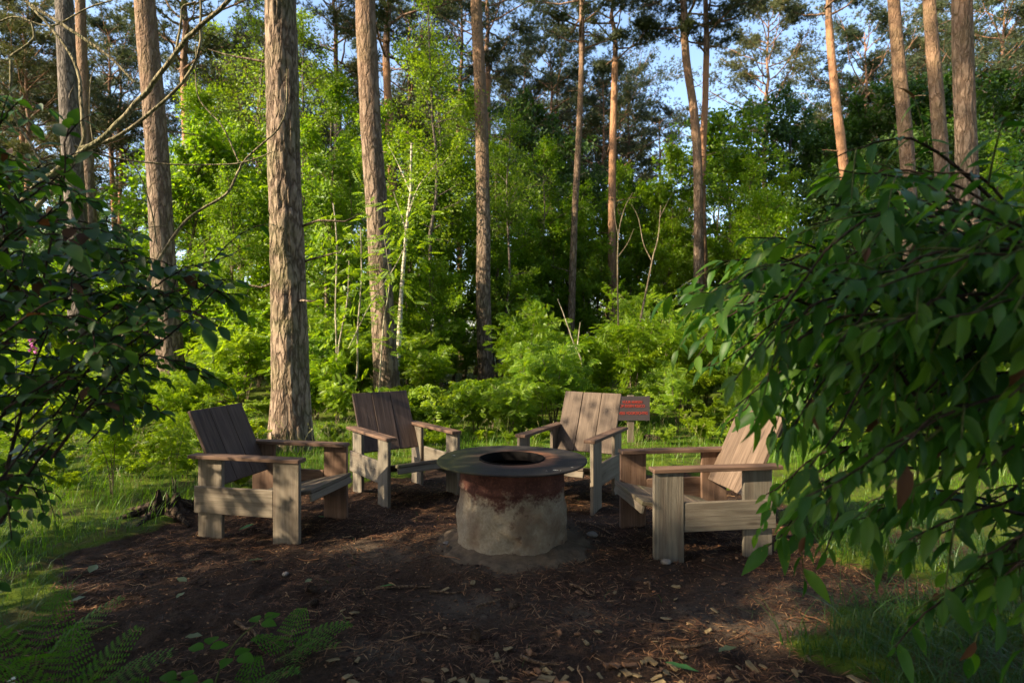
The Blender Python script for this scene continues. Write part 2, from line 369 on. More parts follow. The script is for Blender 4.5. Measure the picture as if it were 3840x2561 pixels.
def flat_mat(name, c, rough=0.6, spec=0.3, var=0.25, scale=20):
    q = NT(name); n = q.noise(q.coord('Object', (1, 1, 1)), scale, 4)
    q.base(q.mix(n, tuple(x * (1 - var) for x in c), tuple(x * (1 + var) for x in c))); q.rough(rough, spec); q.bump(n, 0.5 if var > 0.35 else 0.05, 0.01); return q.m
M['mortar'] = flat_mat('mortar', (0.105, 0.076, 0.052), 0.95, 0.1, 0.6, 30)
M['stone'] = flat_mat('stone', (0.16, 0.14, 0.125), 0.9, 0.2, 0.4, 30)
M['sign'] = flat_mat('sign_board', (0.055, 0.042, 0.046), 0.5, 0.3, 0.15)
M['letter'] = flat_mat('sign_letter', (0.33, 0.045, 0.032), 0.5, 0.3, 0.1)
M['stump'] = bark_mat('rotten_stump', (0.05, 0.032, 0.022), (0.11, 0.075, 0.05), None, 0, 0, 14, 1.0)
M['cone'] = flat_mat('pine_cone', (0.06, 0.038, 0.025), 0.8, 0.2, 0.4, 80)
M['twig'] = bark_mat('fallen_twig', (0.12, 0.07, 0.04), (0.26, 0.165, 0.10), None, 0, 0, 30, 0.4)
M['soot'] = flat_mat('soot', (0.008, 0.007, 0.007), 0.95, 0.05)

# ------------------------------------------------------------------ ground
def axis(c0, c1, step, far, grow):
    a = list(np.arange(c0, c1 + 1e-6, step)); s = step
    while a[-1] < far: s *= grow; a.append(a[-1] + s)
    lo = []; s = step; v = c0
    while v > -far: s *= grow; v -= s; lo.append(v)
    return np.array(lo[::-1] + a)
gx = axis(-3.6, 3.6, 0.03, 260, 1.13); gy = axis(1.6, 7.0, 0.03, 260, 1.13)
GX, GY = np.meshgrid(gx, gy); GZ = gz(GX, GY)
sm = soil_mask(GX, GY); near = (np.abs(GX) < 4) & (GY > 1.2) & (GY < 7.5)
GZ = GZ + np.where(near, fbm(GX * 9, GY * 9, o=3) * 0.016 + np.maximum(fbm(GX * 2.5, GY * 2.5, o=2), 0) * 0.016, 0)
nx_, ny_ = len(gx), len(gy)
ii = np.arange(ny_ - 1)[:, None] * nx_ + np.arange(nx_ - 1)[None]
gb = MB(); gb.add(np.stack([GX, GY, GZ], -1).reshape(-1, 3), np.stack([ii, ii + 1, ii + nx_ + 1, ii + nx_], -1).reshape(-1, 4))
gme = gb.mesh('ground', M['ground'])
a = gme.attributes.new('soil', 'FLOAT', 'POINT'); a.data.foreach_set('value', sm.ravel().astype(np.float32))
rr = np.hypot(GX - PIT[0], (GY - PIT[1]) * 1.0)
sand = np.exp(-(np.maximum(rr - 0.38, 0) / 0.15) ** 2)
for sx_, sy_, sr in ((1.15, 2.95, 0.35), (0.35, 3.0, 0.22), (-0.15, 3.15, 0.25), (1.6, 3.2, 0.4), (-0.6, 2.7, 0.2), (-0.9, 3.9, 0.35)):
    sand = np.maximum(sand, 0.55 * np.exp(-(((GX - sx_) / sr) ** 2 + ((GY - sy_) / (sr * 0.7)) ** 2)))
a = gme.attributes.new('sand', 'FLOAT', 'POINT'); a.data.foreach_set('value', sand.ravel().astype(np.float32))
struct(link('ground', gme))
def gzn(x, y):                              # height with the fine relief of the near ground
    x = np.asarray(x, float); y = np.asarray(y, float)
    return gz(x, y) + np.where((np.abs(x) < 4) & (y > 1.2) & (y < 7.5), fbm(x * 9, y * 9, o=3) * 0.016 + np.maximum(fbm(x * 2.5, y * 2.5, o=2), 0) * 0.016, 0)
def gnf(x, y): return float(gzn(np.array([x]), np.array([y]))[0])

# ------------------------------------------------------------------ foliage templates
def leaf_grid(length, width, stations, fold=0.25, droop=0.25, twist=0.0, wav=0.0, peak=0.45, tipn=1.0):
    """an ovate leaf along +x: quads left and right of the midrib"""
    t = np.linspace(0, 1, stations)
    w = np.sin(np.pi * t ** (math.log(0.5) / math.log(peak))) ** 0.85 * width / 2
    w = w * (1 - 0.25 * tipn * t ** 4); w[0] = w[-1] = width * 0.012
    x = t * length; z = -droop * length * t ** 2
    V = []
    for i in range(stations):
        zz = fold * w[i] + wav * width * math.sin(i * 2.4)
        V += [(x[i], w[i], z[i] + zz), (x[i], 0, z[i]), (x[i], -w[i], z[i] + fold * w[i] - wav * width * math.sin(i * 2.9 + 1))]
    F = []
    for i in range(stations - 1):
        q = i * 3
        F += [(q, q + 1, q + 4, q + 3), (q + 1, q + 2, q + 5, q + 4)]
    return np.array(V), np.array(F)
def small_leaf(l=1.0, w=0.6, fold=0.15):
    return np.array([(0, 0, 0), (0.45 * l, w / 2, fold * w), (l, 0, -0.08 * l), (0.45 * l, -w / 2, fold * w)]), np.array([(0, 1, 2), (0, 2, 3)])
def pinnate(l=0.2, pairs=6, ll=0.055, lw=0.018):
    V = []; F = []
    def leaflet(x, y, z, dx, dy, L, W, dz):
        n = len(V); d = np.array([dx, dy]); d = d / np.linalg.norm(d); p = np.array([-d[1], d[0]])
        for s_, wv, zz in ((0, 0, 0), (0.45, 0.5, 0.1), (1, 0, dz), (0.45, -0.5, 0.1)):
            V.append((x + d[0] * L * s_ + p[0] * W * wv, y + d[1] * L * s_ + p[1] * W * wv, z + zz * L * 0.6))
        F.append((n, n + 1, n + 2, n + 3))
    for i in range(pairs):
        t = 0.25 + 0.68 * i / (pairs - 1); x = l * t; z = -0.22 * l * t * t
        k = 0.8 + 0.35 * math.sin(math.pi * (i + 0.6) / pairs)
        for s in (1, -1): leaflet(x, 0, z, 0.55, s, ll * k, lw * k, -0.35)
    leaflet(l * 0.95, 0, -0.2 * l, 1, 0, ll, lw, -0.3)
    return np.array(V), np.array(F)
def trifoliate(L=0.07):
    v, f = small_leaf(L, L * 0.62, 0.2); V = []; F = []
    for k, ang in enumerate((-70, 0, 70)):
        c, s = math.cos(R(ang)), math.sin(R(ang)); Rm = np.array([[c, -s, 0], [s, c, 0], [0, 0, 1]])
        V.append(v @ Rm.T + Rm @ np.array([L * (0.35 if k == 1 else 0.12), 0, 0])); F.append(f + k * 4)
    return np.vstack(V), np.vstack(F)

def leaves_at(mb, tv, tf, P, D, size, up=0.8, mi=0):
    n = len(P); N = rdir(n) * 0.55 + np.array([-0.62 * up, -0.42 * up, 0.85 * up])
    A = frames(D, N) * np.asarray(size)[:, None, None]; mb.inst(tv, tf, A, P, mi)

# broadleaf tree: returns (stem mesh, crown mesh) round local origin
def gen_tree(name, h, cb, cr, nb, leafm, stemm, leaf=0.065, per=22, r0=0.06, seed=0, open_=1.0, weep=0.0, lw=0.62):
    global rng
    keep = rng; rng = np.random.default_rng(seed)
    st = MB(); cr_ = MB(); tv, tf = small_leaf(1.0, lw)
    n = 12; t = np.linspace(0, 1, n); wob = np.cumsum(rng.normal(0, 0.05, (n, 2)), 0) * h / 6
    P = np.stack([wob[:, 0], wob[:, 1], t * h], -1); P[0, :2] = 0
    st.tube(P, r0 * (1 - 0.88 * t), 7)
    LP = []; LD = []
    for b in range(nb):
        u = U(cb / h, 0.97); i = u * (n - 1); k = int(i); base = P[k] + (P[min(k + 1, n - 1)] - P[k]) * (i - k)
        v = (u - cb / h) / (1 - cb / h); prof = (0.35 + 1.25 * v) if v < 0.4 else 0.85 * (1 - (v - 0.4) / 0.6) ** 0.7 + 0.15
        L = cr * prof * U(0.55, 1.15); az = b * 2.399 + U(-0.5, 0.5); el = R(U(12, 48) + 25 * v)
        d = np.array([math.cos(az) * math.cos(el), math.sin(az) * math.cos(el), math.sin(el)])
        q = np.linspace(0, 1, 6)[:, None]; sag = np.array([0, 0, -1]) * (0.16 + weep) * L * q ** 2
        B = base + d * L * q + sag + np.cumsum(rng.normal(0, 0.035, (6, 3)), 0) * L * q
        st.tube(B, np.linspace(r0 * 0.33 * (1 - 0.5 * u), 0.005, 6), 4, cap=False)
        for s in range(max(3, int(L * 5.5))):
            w = U(0.25, 1.0); j = w * 5; kk = min(int(j), 4); c = B[kk] + (B[kk + 1] - B[kk]) * (j - kk)
            td = d * 0.6 + rdir(1)[0] * 0.9 + np.array([0, 0, 0.1 - weep]); td /= np.linalg.norm(td); tl = L * U(0.16, 0.42)
            Q = c + td * tl * np.linspace(0, 1, 3)[:, None] + np.array([0, 0, -0.12 - weep]) * tl * (np.linspace(0, 1, 3)[:, None] ** 2)
            st.tube(Q, [0.006, 0.004, 0.002], 3, cap=False)
            m = int(per * U(0.5, 1.3)); w2 = rng.uniform(0.15, 1.08, m)
            LP.append(c + td * tl * w2[:, None] + rng.normal(0, 0.085 * open_, (m, 3))); LD.append(rdir(m) * 0.9 + td + np.array([0, 0, -0.35 - weep]))
    LP = np.vstack(LP); LD = np.vstack(LD)
    leaves_at(cr_, tv, tf, LP, LD, leaf * rng.uniform(0.65, 1.25, len(LP)))
    out = (st.mesh(name + '_stem', stemm), cr_.mesh(name + '_crown', leafm, False), h, len(LP) * 2); rng = keep
    return out
# many-stemmed shrub
def gen_shrub(name, h, rad, stems, leafm, stemm, tmpl, nleaf, size, seed=0, up=0.9, arch=0.35, low=0.2):
    global rng
    keep = rng; rng = np.random.default_rng(seed)
    st = MB(); cr_ = MB(); tv, tf = tmpl; LP = []; LD = []
    for s in range(stems):
        az = s * 2.4 + U(-0.6, 0.6); hh = h * U(0.6, 1.05); rr_ = rad * U(0.35, 1.0)
        q = np.linspace(0, 1, 8); dirh = np.array([math.cos(az), math.sin(az)])
        P = np.stack([dirh[0] * (0.05 * rad + rr_ * q ** 1.5), dirh[1] * (0.05 * rad + rr_ * q ** 1.5), hh * (q * (1 + arch) - arch * q ** 2.5)], -1)
        P += np.cumsum(rng.normal(0, 0.02, (8, 3)), 0) * h * q[:, None]
        st.tube(P, np.linspace(0.006 + 0.004 * h, 0.002, 8), 4, cap=False)
        subs = [(P, nleaf)]
        for b in range(3 + int(h * 2)):
            u = U(0.3, 0.9) * 7; k = int(u); c = P[k] + (P[k + 1] - P[k]) * (u - k); d = rdir(1)[0]; d[2] = abs(d[2]) * 0.6; L = h * U(0.15, 0.35)
            Q = c + d * L * np.linspace(0, 1, 4)[:, None]; st.tube(Q, np.linspace(0.004, 0.0015, 4), 3, cap=False); subs.append((Q, nleaf // 2))
        for Q, m in subs:
            w = rng.uniform(low if Q is P else 0.1, 1.02, m) ** 0.8 * (len(Q) - 1); k = np.clip(w.astype(int), 0, len(Q) - 2)
            c = Q[k] + (Q[k + 1] - Q[k]) * (w - k)[:, None]
            LP.append(c + rng.normal(0, 0.012, (m, 3))); dd = rdir(m); dd[:, 2] = dd[:, 2] * 0.45 + 0.05; LD.append(dd + np.append(dirh * 0.3, 0))
    LP = np.vstack(LP); LD = np.vstack(LD)
    leaves_at(cr_, tv, tf, LP, LD, size * rng.uniform(0.6, 1.2, len(LP)), up)
    out = (st.mesh(name + '_stem', stemm), cr_.mesh(name + '_foliage', leafm, False), h, len(LP) * len(tf)); rng = keep
    return out
# Scots pine crown round its own base; stem radius 1 at the bottom is rs
def gen_crown(name, Lc, rs, limbs, spread, mat, seed=0, pads=14):
    global rng
    keep = rng; rng = np.random.default_rng(seed)
    st = MB(); nd = MB(); n = 10; t = np.linspace(0, 1, n)
    P = np.stack([np.cumsum(rng.normal(0, 0.07, n)), np.cumsum(rng.normal(0, 0.07, n)), t * Lc], -1); P[:2, :2] = 0
    st.tube(P, rs * (1 - 0.85 * t), 8)
    TP = []; TD = []
    for b in range(limbs):
        v = (b + U(0, 1)) / limbs; i = v * (n - 1) * 0.98; k = int(i); c = P[k] + (P[k + 1] - P[k]) * (i - k)
        L = spread * (0.55 + 0.9 * min(v / 0.35, 1) - 0.95 * max(0, v - 0.35) / 0.65) * U(0.6, 1.2); az = b * 2.399 + U(-0.4, 0.4)
        el = R(U(-8, 25) + 30 * v); d = np.array([math.cos(az) * math.cos(el), math.sin(az) * math.cos(el), math.sin(el)])
        q = np.linspace(0, 1, 7)[:, None]
        B = c + d * L * q + np.array([0, 0, 0.22]) * L * q ** 2 + np.cumsum(rng.normal(0, 0.045, (7, 3)), 0) * L * 0.6
        st.tube(B, np.linspace(rs * 0.36 * (1 - 0.6 * v) + 0.008, 0.008, 7), 5, cap=False)
        for s in range(6):
            w = U(0.35, 1.0) * 6; kk = min(int(w), 5); e = B[kk] + (B[kk + 1] - B[kk]) * (w - kk)
            td = d + rdir(1)[0] * 0.9; td[2] = abs(td[2]) * 0.5 + 0.05; td /= np.linalg.norm(td); tl = L * U(0.18, 0.42)
            Q = e + td * tl * np.linspace(0, 1, 4)[:, None] + rng.normal(0, 0.03, (4, 3)); st.tube(Q, np.linspace(0.013, 0.004, 4), 3, cap=False)
            m = int(pads * U(0.6, 1.4)); w2 = rng.uniform(0.25, 1.05, m)
            off = rng.normal(0, 1, (m, 3)) * np.array([0.16, 0.16, 0.07]) * (0.6 + 0.25 * L)
            TP.append(e + td * tl * w2[:, None] + off); TD.append(td + rdir(m) * 0.8 + np.array([0, 0, 0.4]))
    TP = np.vstack(TP); TD = np.vstack(TD)
    # tuft: needles fanning round an axis
    V = []; F = []
    for k in range(11):
        a = k * 2.399; el = R(18 + 58 * ((k * 7) % 11) / 11)
        d = np.array([math.cos(el), math.sin(el) * math.cos(a), math.sin(el) * math.sin(a)]); p = np.cross(d, (0.3, 0.5, 0.8)); p /= np.linalg.norm(p)
        q = len(V); V += [d * 0.01 + p * 0.07, d * 0.01 - p * 0.07, d]; F.append((q, q + 1, q + 2))
    nd.inst(np.array(V), np.array(F), frames(TD, rdir(len(TD))) * (rng.uniform(0.12, 0.20, len(TD)))[:, None, None], TP)
    out = (st.mesh(name + '_branchwork', M['bark_far']), nd.mesh(name + '_crown', mat, False), Lc, rs); rng = keep
    return out

# ------------------------------------------------------------------ pines
CROWNS = [gen_crown('pine', 7.5, 0.13, 32, 3.0, M['needle'], 1, 30), gen_crown('pine', 6.5, 0.12, 28, 3.2, M['needle'], 2, 32),
          gen_crown('pine', 9.0, 0.13, 38, 2.8, M['needle'], 3, 28), gen_crown('pine', 8.0, 0.13, 36, 2.8, M['needle_pale'], 4, 32)]
def trunk_mesh(P, r, k, mat, amp=0.0, stubs=0, flare=1.0):
    mb = MB(); n = len(P); z = P[:, 2]
    rr_ = r * (1 + (flare - 1) * np.exp(-np.maximum(z - z[0], 0) / 0.35))
    mb.tube(P, rr_, k)
    if amp > 0:
        V = mb.V[0].reshape(n, k, 3); th = np.arange(k) * 2 * math.pi / k
        TH, ZZ = np.meshgrid(th, z); cx, sy = np.cos(TH), np.sin(TH)
        f1 = vnoise(cx * 4.2 + 3, sy * 4.2, ZZ * 2.2); f2 = vnoise(cx * 9 + 7, sy * 9, ZZ * 5.0); f3 = vnoise(cx * 2 + 1, sy * 2, ZZ * 0.9)
        ridg = 1 - np.abs(f1) * 2.2; ridg = np.clip(ridg, -1, 1)
        dr = amp * (-np.clip(ridg - 0.45, 0, 1) * 1.6 + 0.5 * f2) + amp * 0.9 * f3
        c = P[:, None]; dvec = V - c; V2 = c + dvec * (1 + dr / rr_[:, None])[..., None]
        mb.V[0] = V2.reshape(-1, 3)
        mb.V[1][:-1] = V2[-1]
    for s in range(stubs):
        i = int(U(0.3, 0.95) * (n - 1)); az = U(0, 6.28); L = U(0.15, 0.9); d = np.array([math.cos(az), math.sin(az), U(-0.1, 0.5)])
        q = np.linspace(0, 1, 4)[:, None]; mb.tube(P[i] + d * r[i] * 0.7 + d * L * q + rng.normal(0, 0.02, (4, 3)), np.linspace(0.02, 0.006, 4), 4)
    return mb.mesh('trunk', mat)
PINES = []
def pine(pts, Y, w, label, H=17, hc=None, variety=0, mat='bark', k=20, amp=0.010, crown_scale=1.0, stubs=4, Yb=None, group='pines round the clearing', flare=1.25, name='pine_tree'):
    """pts: places of the stem axis in the 2351 px view, top to bottom; w: its width there in px at mid height; Y: distance"""
    W = np.array([px(a, b, Y) for a, b in pts][::-1]); base = W[0].copy()
    d0 = (W[1] - W[0]) / (W[1][2] - W[0][2]); g = gzf(base[0] , base[1]); base = base + d0 * (g - 0.05 - base[2]); W[0] = base
    d1 = (W[-1] - W[-2]) / (W[-1][2] - W[-2][2]); hc = hc or max(W[-1][2] + 0.5, H * 0.62)
    W = W[W[:, 2] < hc]
    if hc > W[-1][2] + 0.3: W = np.vstack([W, W[-1] + d1 * (hc - W[-1][2]) * np.array([0.6, 0.6, 1])])
    nseg = max(24, int(46 * (1 if amp < 0.02 else 6)))
    P = smooth_path(W, nseg); P[:, 1] += 0.03 * np.sin(P[:, 2] * 0.7 + len(PINES))
    rad = w * Y / 1380 / 2; zt = (P[:, 2] - P[0, 2]) / (P[-1, 2] - P[0, 2]); r = rad * (1.12 - 0.42 * zt)
    e = empty(name, tuple(P[0])); link('trunk', trunk_mesh(P - P[0], r, k, M[mat], amp, stubs, flare), e)
    sm_, cm_, Lc, rs = CROWNS[variety]; top = P[-1] - P[0]
    sc = crown_scale * max(0.7, (H - hc) / Lc); rz = U(0, 6.28)
    c = link('crown', cm_, e, tuple(top - np.array([0, 0, 0.05])), (0, 0, rz), sc)
    bw_ = r[-1] * 0.98 / rs
    b = link('branchwork', sm_, c)
    tag(e, label, 'pine tree', group); PINES.append((P[0][0] / P[0][1], label, P[0]))
    return e
# near and middle pines, read from the photograph
pine([(646, 0), (650, 300), (660, 620), (666, 900), (667, 1030)], 7.5, 76, 'thickest pine trunk with deeply furrowed bark, just behind the left chairs', 17, 11.5, 0, 'bark_big', 72, 0.023, 1.0, 6, flare=1.38)
pine([(838, 0), (853, 300), (868, 520), (880, 760), (890, 945)], 11.5, 52, 'pine behind the back left chair with rowan leaves across its stem', 18, 12, 1, 'bark', 40, 0.014)
pine([(1093, 0), (1104, 250), (1110, 500), (1110, 700), (1116, 880)], 17, 33, 'straight lone pine trunk standing above the fire pit', 19, 13.5, 2, 'bark', 28)
pine([(330, 0), (356, 300), (372, 520), (390, 780), (400, 935)], 12, 52, 'sunlit pine trunk rising through the dark shrub branches on the left', 18, 12, 0, 'bark', 40, 0.014)
pine([(149, 0), (160, 300), (178, 560), (186, 740), (190, 915)], 14, 44, 'thick dull grey pine trunk directly left of a slimmer pale one', 18, 12.5, 1, 'bark_grey', 32)
pine([(183, 0), (195, 250), (207, 520), (215, 760), (218, 885)], 18, 27, 'slim pale pine directly right of a thick grey trunk', 19, 14, 2, 'bark', 24)
pine([(406, 0), (418, 160), (427, 300), (440, 560), (446, 865)], 22, 23, 'orange barked pine above the bright green bush on the left', 19, 11.0, 0, 'bark_far', 20)
pine([(766, 0), (770, 150), (776, 330), (782, 600), (786, 858)], 24, 24, 'green leaved climber clad pine between the two stoutest middle trunks', 18, 11, 3, 'bark_grey', 20)
pine([(878, 0), (888, 180), (900, 420), (908, 620), (912, 865)], 22, 24, 'pale pine showing just right of the rowan covered trunk', 19, 11.5, 1, 'bark_far', 20)
pine([(1056, 0), (1054, 180), (1053, 380), (1055, 600), (1058, 842)], 30, 14, 'very thin orange pine left of the lone straight trunk', 20, 11.5, 2, 'bark_far', 14)
pine([(1127, 0), (1121, 120), (1118, 260), (1118, 600), (1118, 850)], 27, 22, 'orange pine half hidden behind the lone straight trunk', 20, 13, 0, 'bark_far', 16)
pine([(1226, 60), (1238, 190), (1256, 330), (1268, 460), (1280, 838)], 32, 15, 'crooked forked pine standing before the dark crowns right of the lone trunk', 17, 10, 1, 'bark_far', 14)
pine([(1345, 0), (1332, 240), (1320, 480), (1312, 720), (1308, 875)], 20, 17, 'thin pine leaning right above the chair facing the fire pit', 18, 11, 2, 'bark', 20)
pine([(1418, 70), (1411, 200), (1405, 420), (1405, 620), (1406, 866)], 22, 20, 'sunlit orange pine forking near the top above the sign', 17, 11.5, 1, 'bark_far', 20)
pine([(1456, 110), (1450, 260), (1441, 340), (1442, 560), (1444, 834)], 35, 11, 'thinnest pine just right of the sunlit forked one', 17, 11, 0, 'bark_far', 12)
pine([(1553, 0), (1577, 150), (1596, 280), (1603, 420), (1604, 700), (1606, 870)], 21, 24, 'bent pine curving left at the top right of the sign', 19, 12, 1, 'bark', 24)
pine([(1630, 0), (1618, 250), (1612, 400), (1615, 600), (1622, 868)], 21.5, 19, 'slender reddish pine crossing behind the bent trunk', 19, 11.5, 2, 'bark_far', 20)
pine([(1742, 0), (1744, 150), (1750, 290), (1755, 500), (1758, 838)], 32, 15, 'thin dark pine alone before the open blue sky', 19, 10.5, 3, 'bark_far', 14)
pine([(1890, 0), (1915, 200), (1930, 330), (1945, 500), (1958, 870)], 20, 23, 'leaning orange pine beside the bluest patch of sky', 18, 12, 0, 'bark_far', 24)
pine([(2053, 0), (2066, 180), (2082, 380), (2092, 560), (2104, 898)], 16, 33, 'leftmost of three stout pines rising over the big leafy shrub', 18, 12.2, 2, 'bark', 28)
pine([(2135, 0), (2148, 180), (2162, 420), (2170, 600), (2180, 906)], 15, 33, 'middle of three stout pines rising over the big leafy shrub', 18, 12, 1, 'bark', 28)
pine([(2211, 0), (2213, 180), (2217, 380), (2222, 600), (2230, 945)], 11.5, 47, 'rightmost and thickest of three pines over the big leafy shrub', 17, 11.5, 0, 'bark', 40, 0.012)
pine([(2104, 0), (2100, 90), (2096, 160), (2096, 500), (2098, 830)], 36, 16, 'orange pine seen far between the three stout ones', 19, 13, 3, 'bark_far', 14)
pine([(222, 160), (228, 240), (246, 330), (262, 500), (270, 838)], 32, 13, 'thin orange curving pine beyond the pale pair on the left', 18, 11, 0, 'bark_far', 12)
pine([(280, 100), (276, 200), (282, 330), (276, 500), (278, 836)], 33, 11, 'thin pale pine between the grey trunk and the sunlit one', 18, 11, 1, 'bark_far', 12)
pine([(580, 90), (590, 180), (606, 270), (618, 400), (626, 838)], 30, 13, 'leaning dark pine left of the thickest trunk', 17, 11, 3, 'bark_far', 12)
pine([(505, 180), (498, 240), (486, 300), (480, 500), (478, 838)], 33, 9, 'thin crooked pale pine above the left bright bush', 15, 10, 1, 'bark_far', 12)
pine([(60, 40), (56, 160), (50, 300), (46, 500), (44, 850)], 26, 14, 'thin leftmost pine behind the bare dead limbs', 17, 11, 2, 'bark_far', 12)
# pines in the depth of the wood: full copies of three
FAR = []
for k in range(3):
    hh = (8.5, 7.0, 10.0)[k]; t = np.linspace(0, 1, 14)
    P = np.stack([np.sin(t * 3 + k) * 0.25 * t, np.cos(t * 2.2 + k) * 0.2 * t - 0.2 * t, t * hh], -1)
    FAR.append((trunk_mesh(P, 0.17 - 0.07 * t, 10, M['bark_far'], 0, 5, 1.1), CROWNS[(k, 1, 3)[k]], P[-1]))
SIDE = lambda sx_: 'leftmost part' if sx_ < -0.6 else 'left part' if sx_ < -0.25 else 'middle' if sx_ < 0.2 else 'right part' if sx_ < 0.6 else 'rightmost part'
ROWS = {}
def far_pine(x, y, k, s, rz, visible=True):
    tr_, (sm_, cm_, Lc, rs), top = FAR[k]
    e = empty('pine_tree', (x, y, gzf(x, y) - 0.05), rz, s); link('trunk', tr_, e)
    c = link('crown', cm_, e, tuple(top - np.array([0, 0, 0.1])), (0, 0, 1.0), 1.0); link('branchwork', sm_, c)
    return e
fp = [(-38, 44), (-33, 52), (-29, 40), (-25, 47), (-21, 38), (-17.5, 50), (-14, 41), (-10.5, 36), (-8, 46), (-4.5, 40), (-1.5, 50), (1.5, 42), (4.2, 37), (6.5, 52),
      (9, 45), (12.5, 58), (15.5, 43), (17.5, 58), (23, 44), (26.5, 38), (30, 47), (33, 40), (37, 50), (27, 33), (31, 30), (-22, 30), (-27, 33), (-14.5, 30), (-6, 31), (-18, 62), (-2, 64), (6, 66), (20, 66), (-32, 64), (34, 60), (-16, 35), (20.5, 36), (-12, 26), (-19, 25), (-24, 27), (-8.5, 27), (-30, 37), (-26, 40), (-18, 42), (-12, 47), (9.5, 36), (23.5, 30), (29, 41), (-36, 36), (-22, 46), (2.5, 56), (-10, 56), (12, 38), (7, 41), (5.5, 30), (3.2, 34), (0.8, 37), (24.5, 37), (-3.5, 34)]
fp2 = [(19.5, 33.5), (22.5, 34), (26.5, 35.5), (25, 31), (29, 34), (33, 38), (-5.6, 31), (-6.2, 38), (30, 44), (4.6, 45)]
for i, (x, y) in enumerate(fp):
    s = U(0.82, 1.12) * (0.66 if 13 < x < 19 and y > 36 else 1.0)
    e = far_pine(x + U(-0.8, 0.8), y + U(-1.5, 1.5), i % 3, s, U(0, 6.28))
    key = ('tall' if s > 0.9 else 'lower', 'far' if y > 48 else 'distant' if y > 36 else 'background', SIDE(x / y)); c = ROWS[key] = ROWS.get(key, 0) + 1
    tag(e, f'{key[0]} {key[1]} blue green pine in the {key[2]} of the wood' + (f', {ORD[c-1]}of its row' if c > 1 else ''), 'pine tree', 'pines in the depth of the wood')
for i, (x, y) in enumerate(fp2):
    lm = SIDE(x / y); c = ROWS['g' + lm] = ROWS.get('g' + lm, 0) + 1
    tag(far_pine(x, y, i % 3, U(1.15, 1.3), U(0, 6.28)), f'very tall pine crown closing the sky in the {lm} of the wood' + (f', {ORD[c-1]}there' if c > 1 else ''), 'pine tree', 'pines in the depth of the wood')
# the wood goes on beside and behind the camera
for i, (x, y) in enumerate([(-13, -8), (-9, -9), (-18, -11), (-4, -7), (3, -8), (8, -4), (6, -11), (11, 1), (-1, -12), (13, -8), (15, 7), (1.5, -3.5), (-3.5, -3.0), (4.5, -2.0), (7.5, 2.5)]):
    tag(far_pine(x, y, i % 3, U(0.9, 1.05), U(0, 6.28)), 'pine standing beside or behind the viewer, outside the picture', 'pine tree', 'pines behind the viewer')

for x, y in [(-15.3, 0.6)]:  # unseen pine, added so its crown shades the near trunks
    tag(far_pine(x, y, 2, 1.36, U(0, 6.28)), 'tall unseen pine added far left to shade the near trunks', 'pine tree', 'pines behind the viewer')

# ------------------------------------------------------------------ understory trees and shrubs
BROAD = [gen_tree('oak', 6.5, 1.2, 2.2, 34, M['broad'], M['stem'], 0.105, 54, 0.07, 21), gen_tree('oak', 5.2, 0.8, 1.9, 30, M['broad'], M['stem'], 0.100, 54, 0.06, 22),
         gen_tree('dark_tree', 7.5, 1.0, 2.6, 40, M['darkleaf'], M['bark_grey'], 0.13, 50, 0.08, 23), gen_tree('dark_tree', 6.0, 0.6, 2.3, 36, M['darkleaf'], M['bark_grey'], 0.13, 50, 0.07, 24)]
BIRCH = [gen_tree('birch', 11.0, 2.5, 1.7, 46, M['birchleaf'], M['bark_grey'], 0.075, 36, 0.07, 31, 1.3, 0.15), gen_tree('birch', 9.0, 2.0, 1.6, 40, M['birchleaf'], M['bark_grey'], 0.075, 36, 0.06, 32, 1.3, 0.15)]
def btree(x, y, v, s, label, group='understory trees', name='broadleaf_tree', cat='tree', rz=None):
    e = empty(name, (x, y, gzf(x, y) - 0.03), U(0, 6.28) if rz is None else rz, s)
    link('trunk', v[0], e); link('crown', v[1], e); return tag(e, label, cat, group)
def ptree(pxx, topy, Y, v, label, **kw):
    x = (pxx - 1175.5) / 1380 * Y; h = CH + (778.5 - topy) / 1380 * Y
    return btree(x, Y, v, h / v[2], label, **kw)
ptree(455, 300, 15, BROAD[0], 'bright green bushy tree right of the sunlit left pine')
ptree(560, 290, 16, BROAD[1], 'bright green bushy tree just left of the thickest trunk')
ptree(520, 60, 24, BIRCH[0], 'tall airy tree with small light leaves above the left bushes')
ptree(600, -20, 20, BIRCH[1], 'tall airy tree whose leaves touch the thickest trunk from the left')
ptree(735, 20, 19, BIRCH[0], 'tall airy tree with hanging leaves in the gap right of the thickest trunk')
ptree(745, 340, 14, BROAD[1], 'yellow green bush filling the gap between the two stoutest trunks')
ptree(985, -60, 17, BIRCH[0], 'tall loose light green tree left of the lone straight trunk')
ptree(1010, 120, 20, BIRCH[1], 'second airy tree behind the loose light green one')
ptree(985, 400, 18.5, BROAD[0], 'bright bush at the foot of the loose light green tree')
ptree(1165, 230, 18, BIRCH[1], 'yellow green tree just right of the lone straight trunk')
ptree(1215, 250, 25, BROAD[2], 'dark dense tree right of the lone straight trunk')
ptree(1290, 480, 22, BROAD[0], 'sunny bush behind the thin leaning pine')
ptree(1370, 500, 23, BROAD[1], 'sunny bush between the thin leaning pine and the sunlit one')
ptree(1500, 430, 24, BROAD[0], 'green tree between the sunlit pine and the bent pine')
ptree(1545, 540, 23.5, BROAD[1], 'green bush at the foot of the bent pine')
ptree(1690, 260, 23, BROAD[0], 'broad green tree right of the bent pine')
ptree(1800, 240, 26, BROAD[2], 'broad dark green tree below the open sky')
ptree(1770, 450, 18, BROAD[1], 'bright lower bush in front of the broad green tree')
ptree(1720, 500, 23, BROAD[0], 'bright bush beside the reddish slender pine')
ptree(1990, 230, 24, BROAD[2], 'dark tree behind the three stout pines, leftmost of its row')
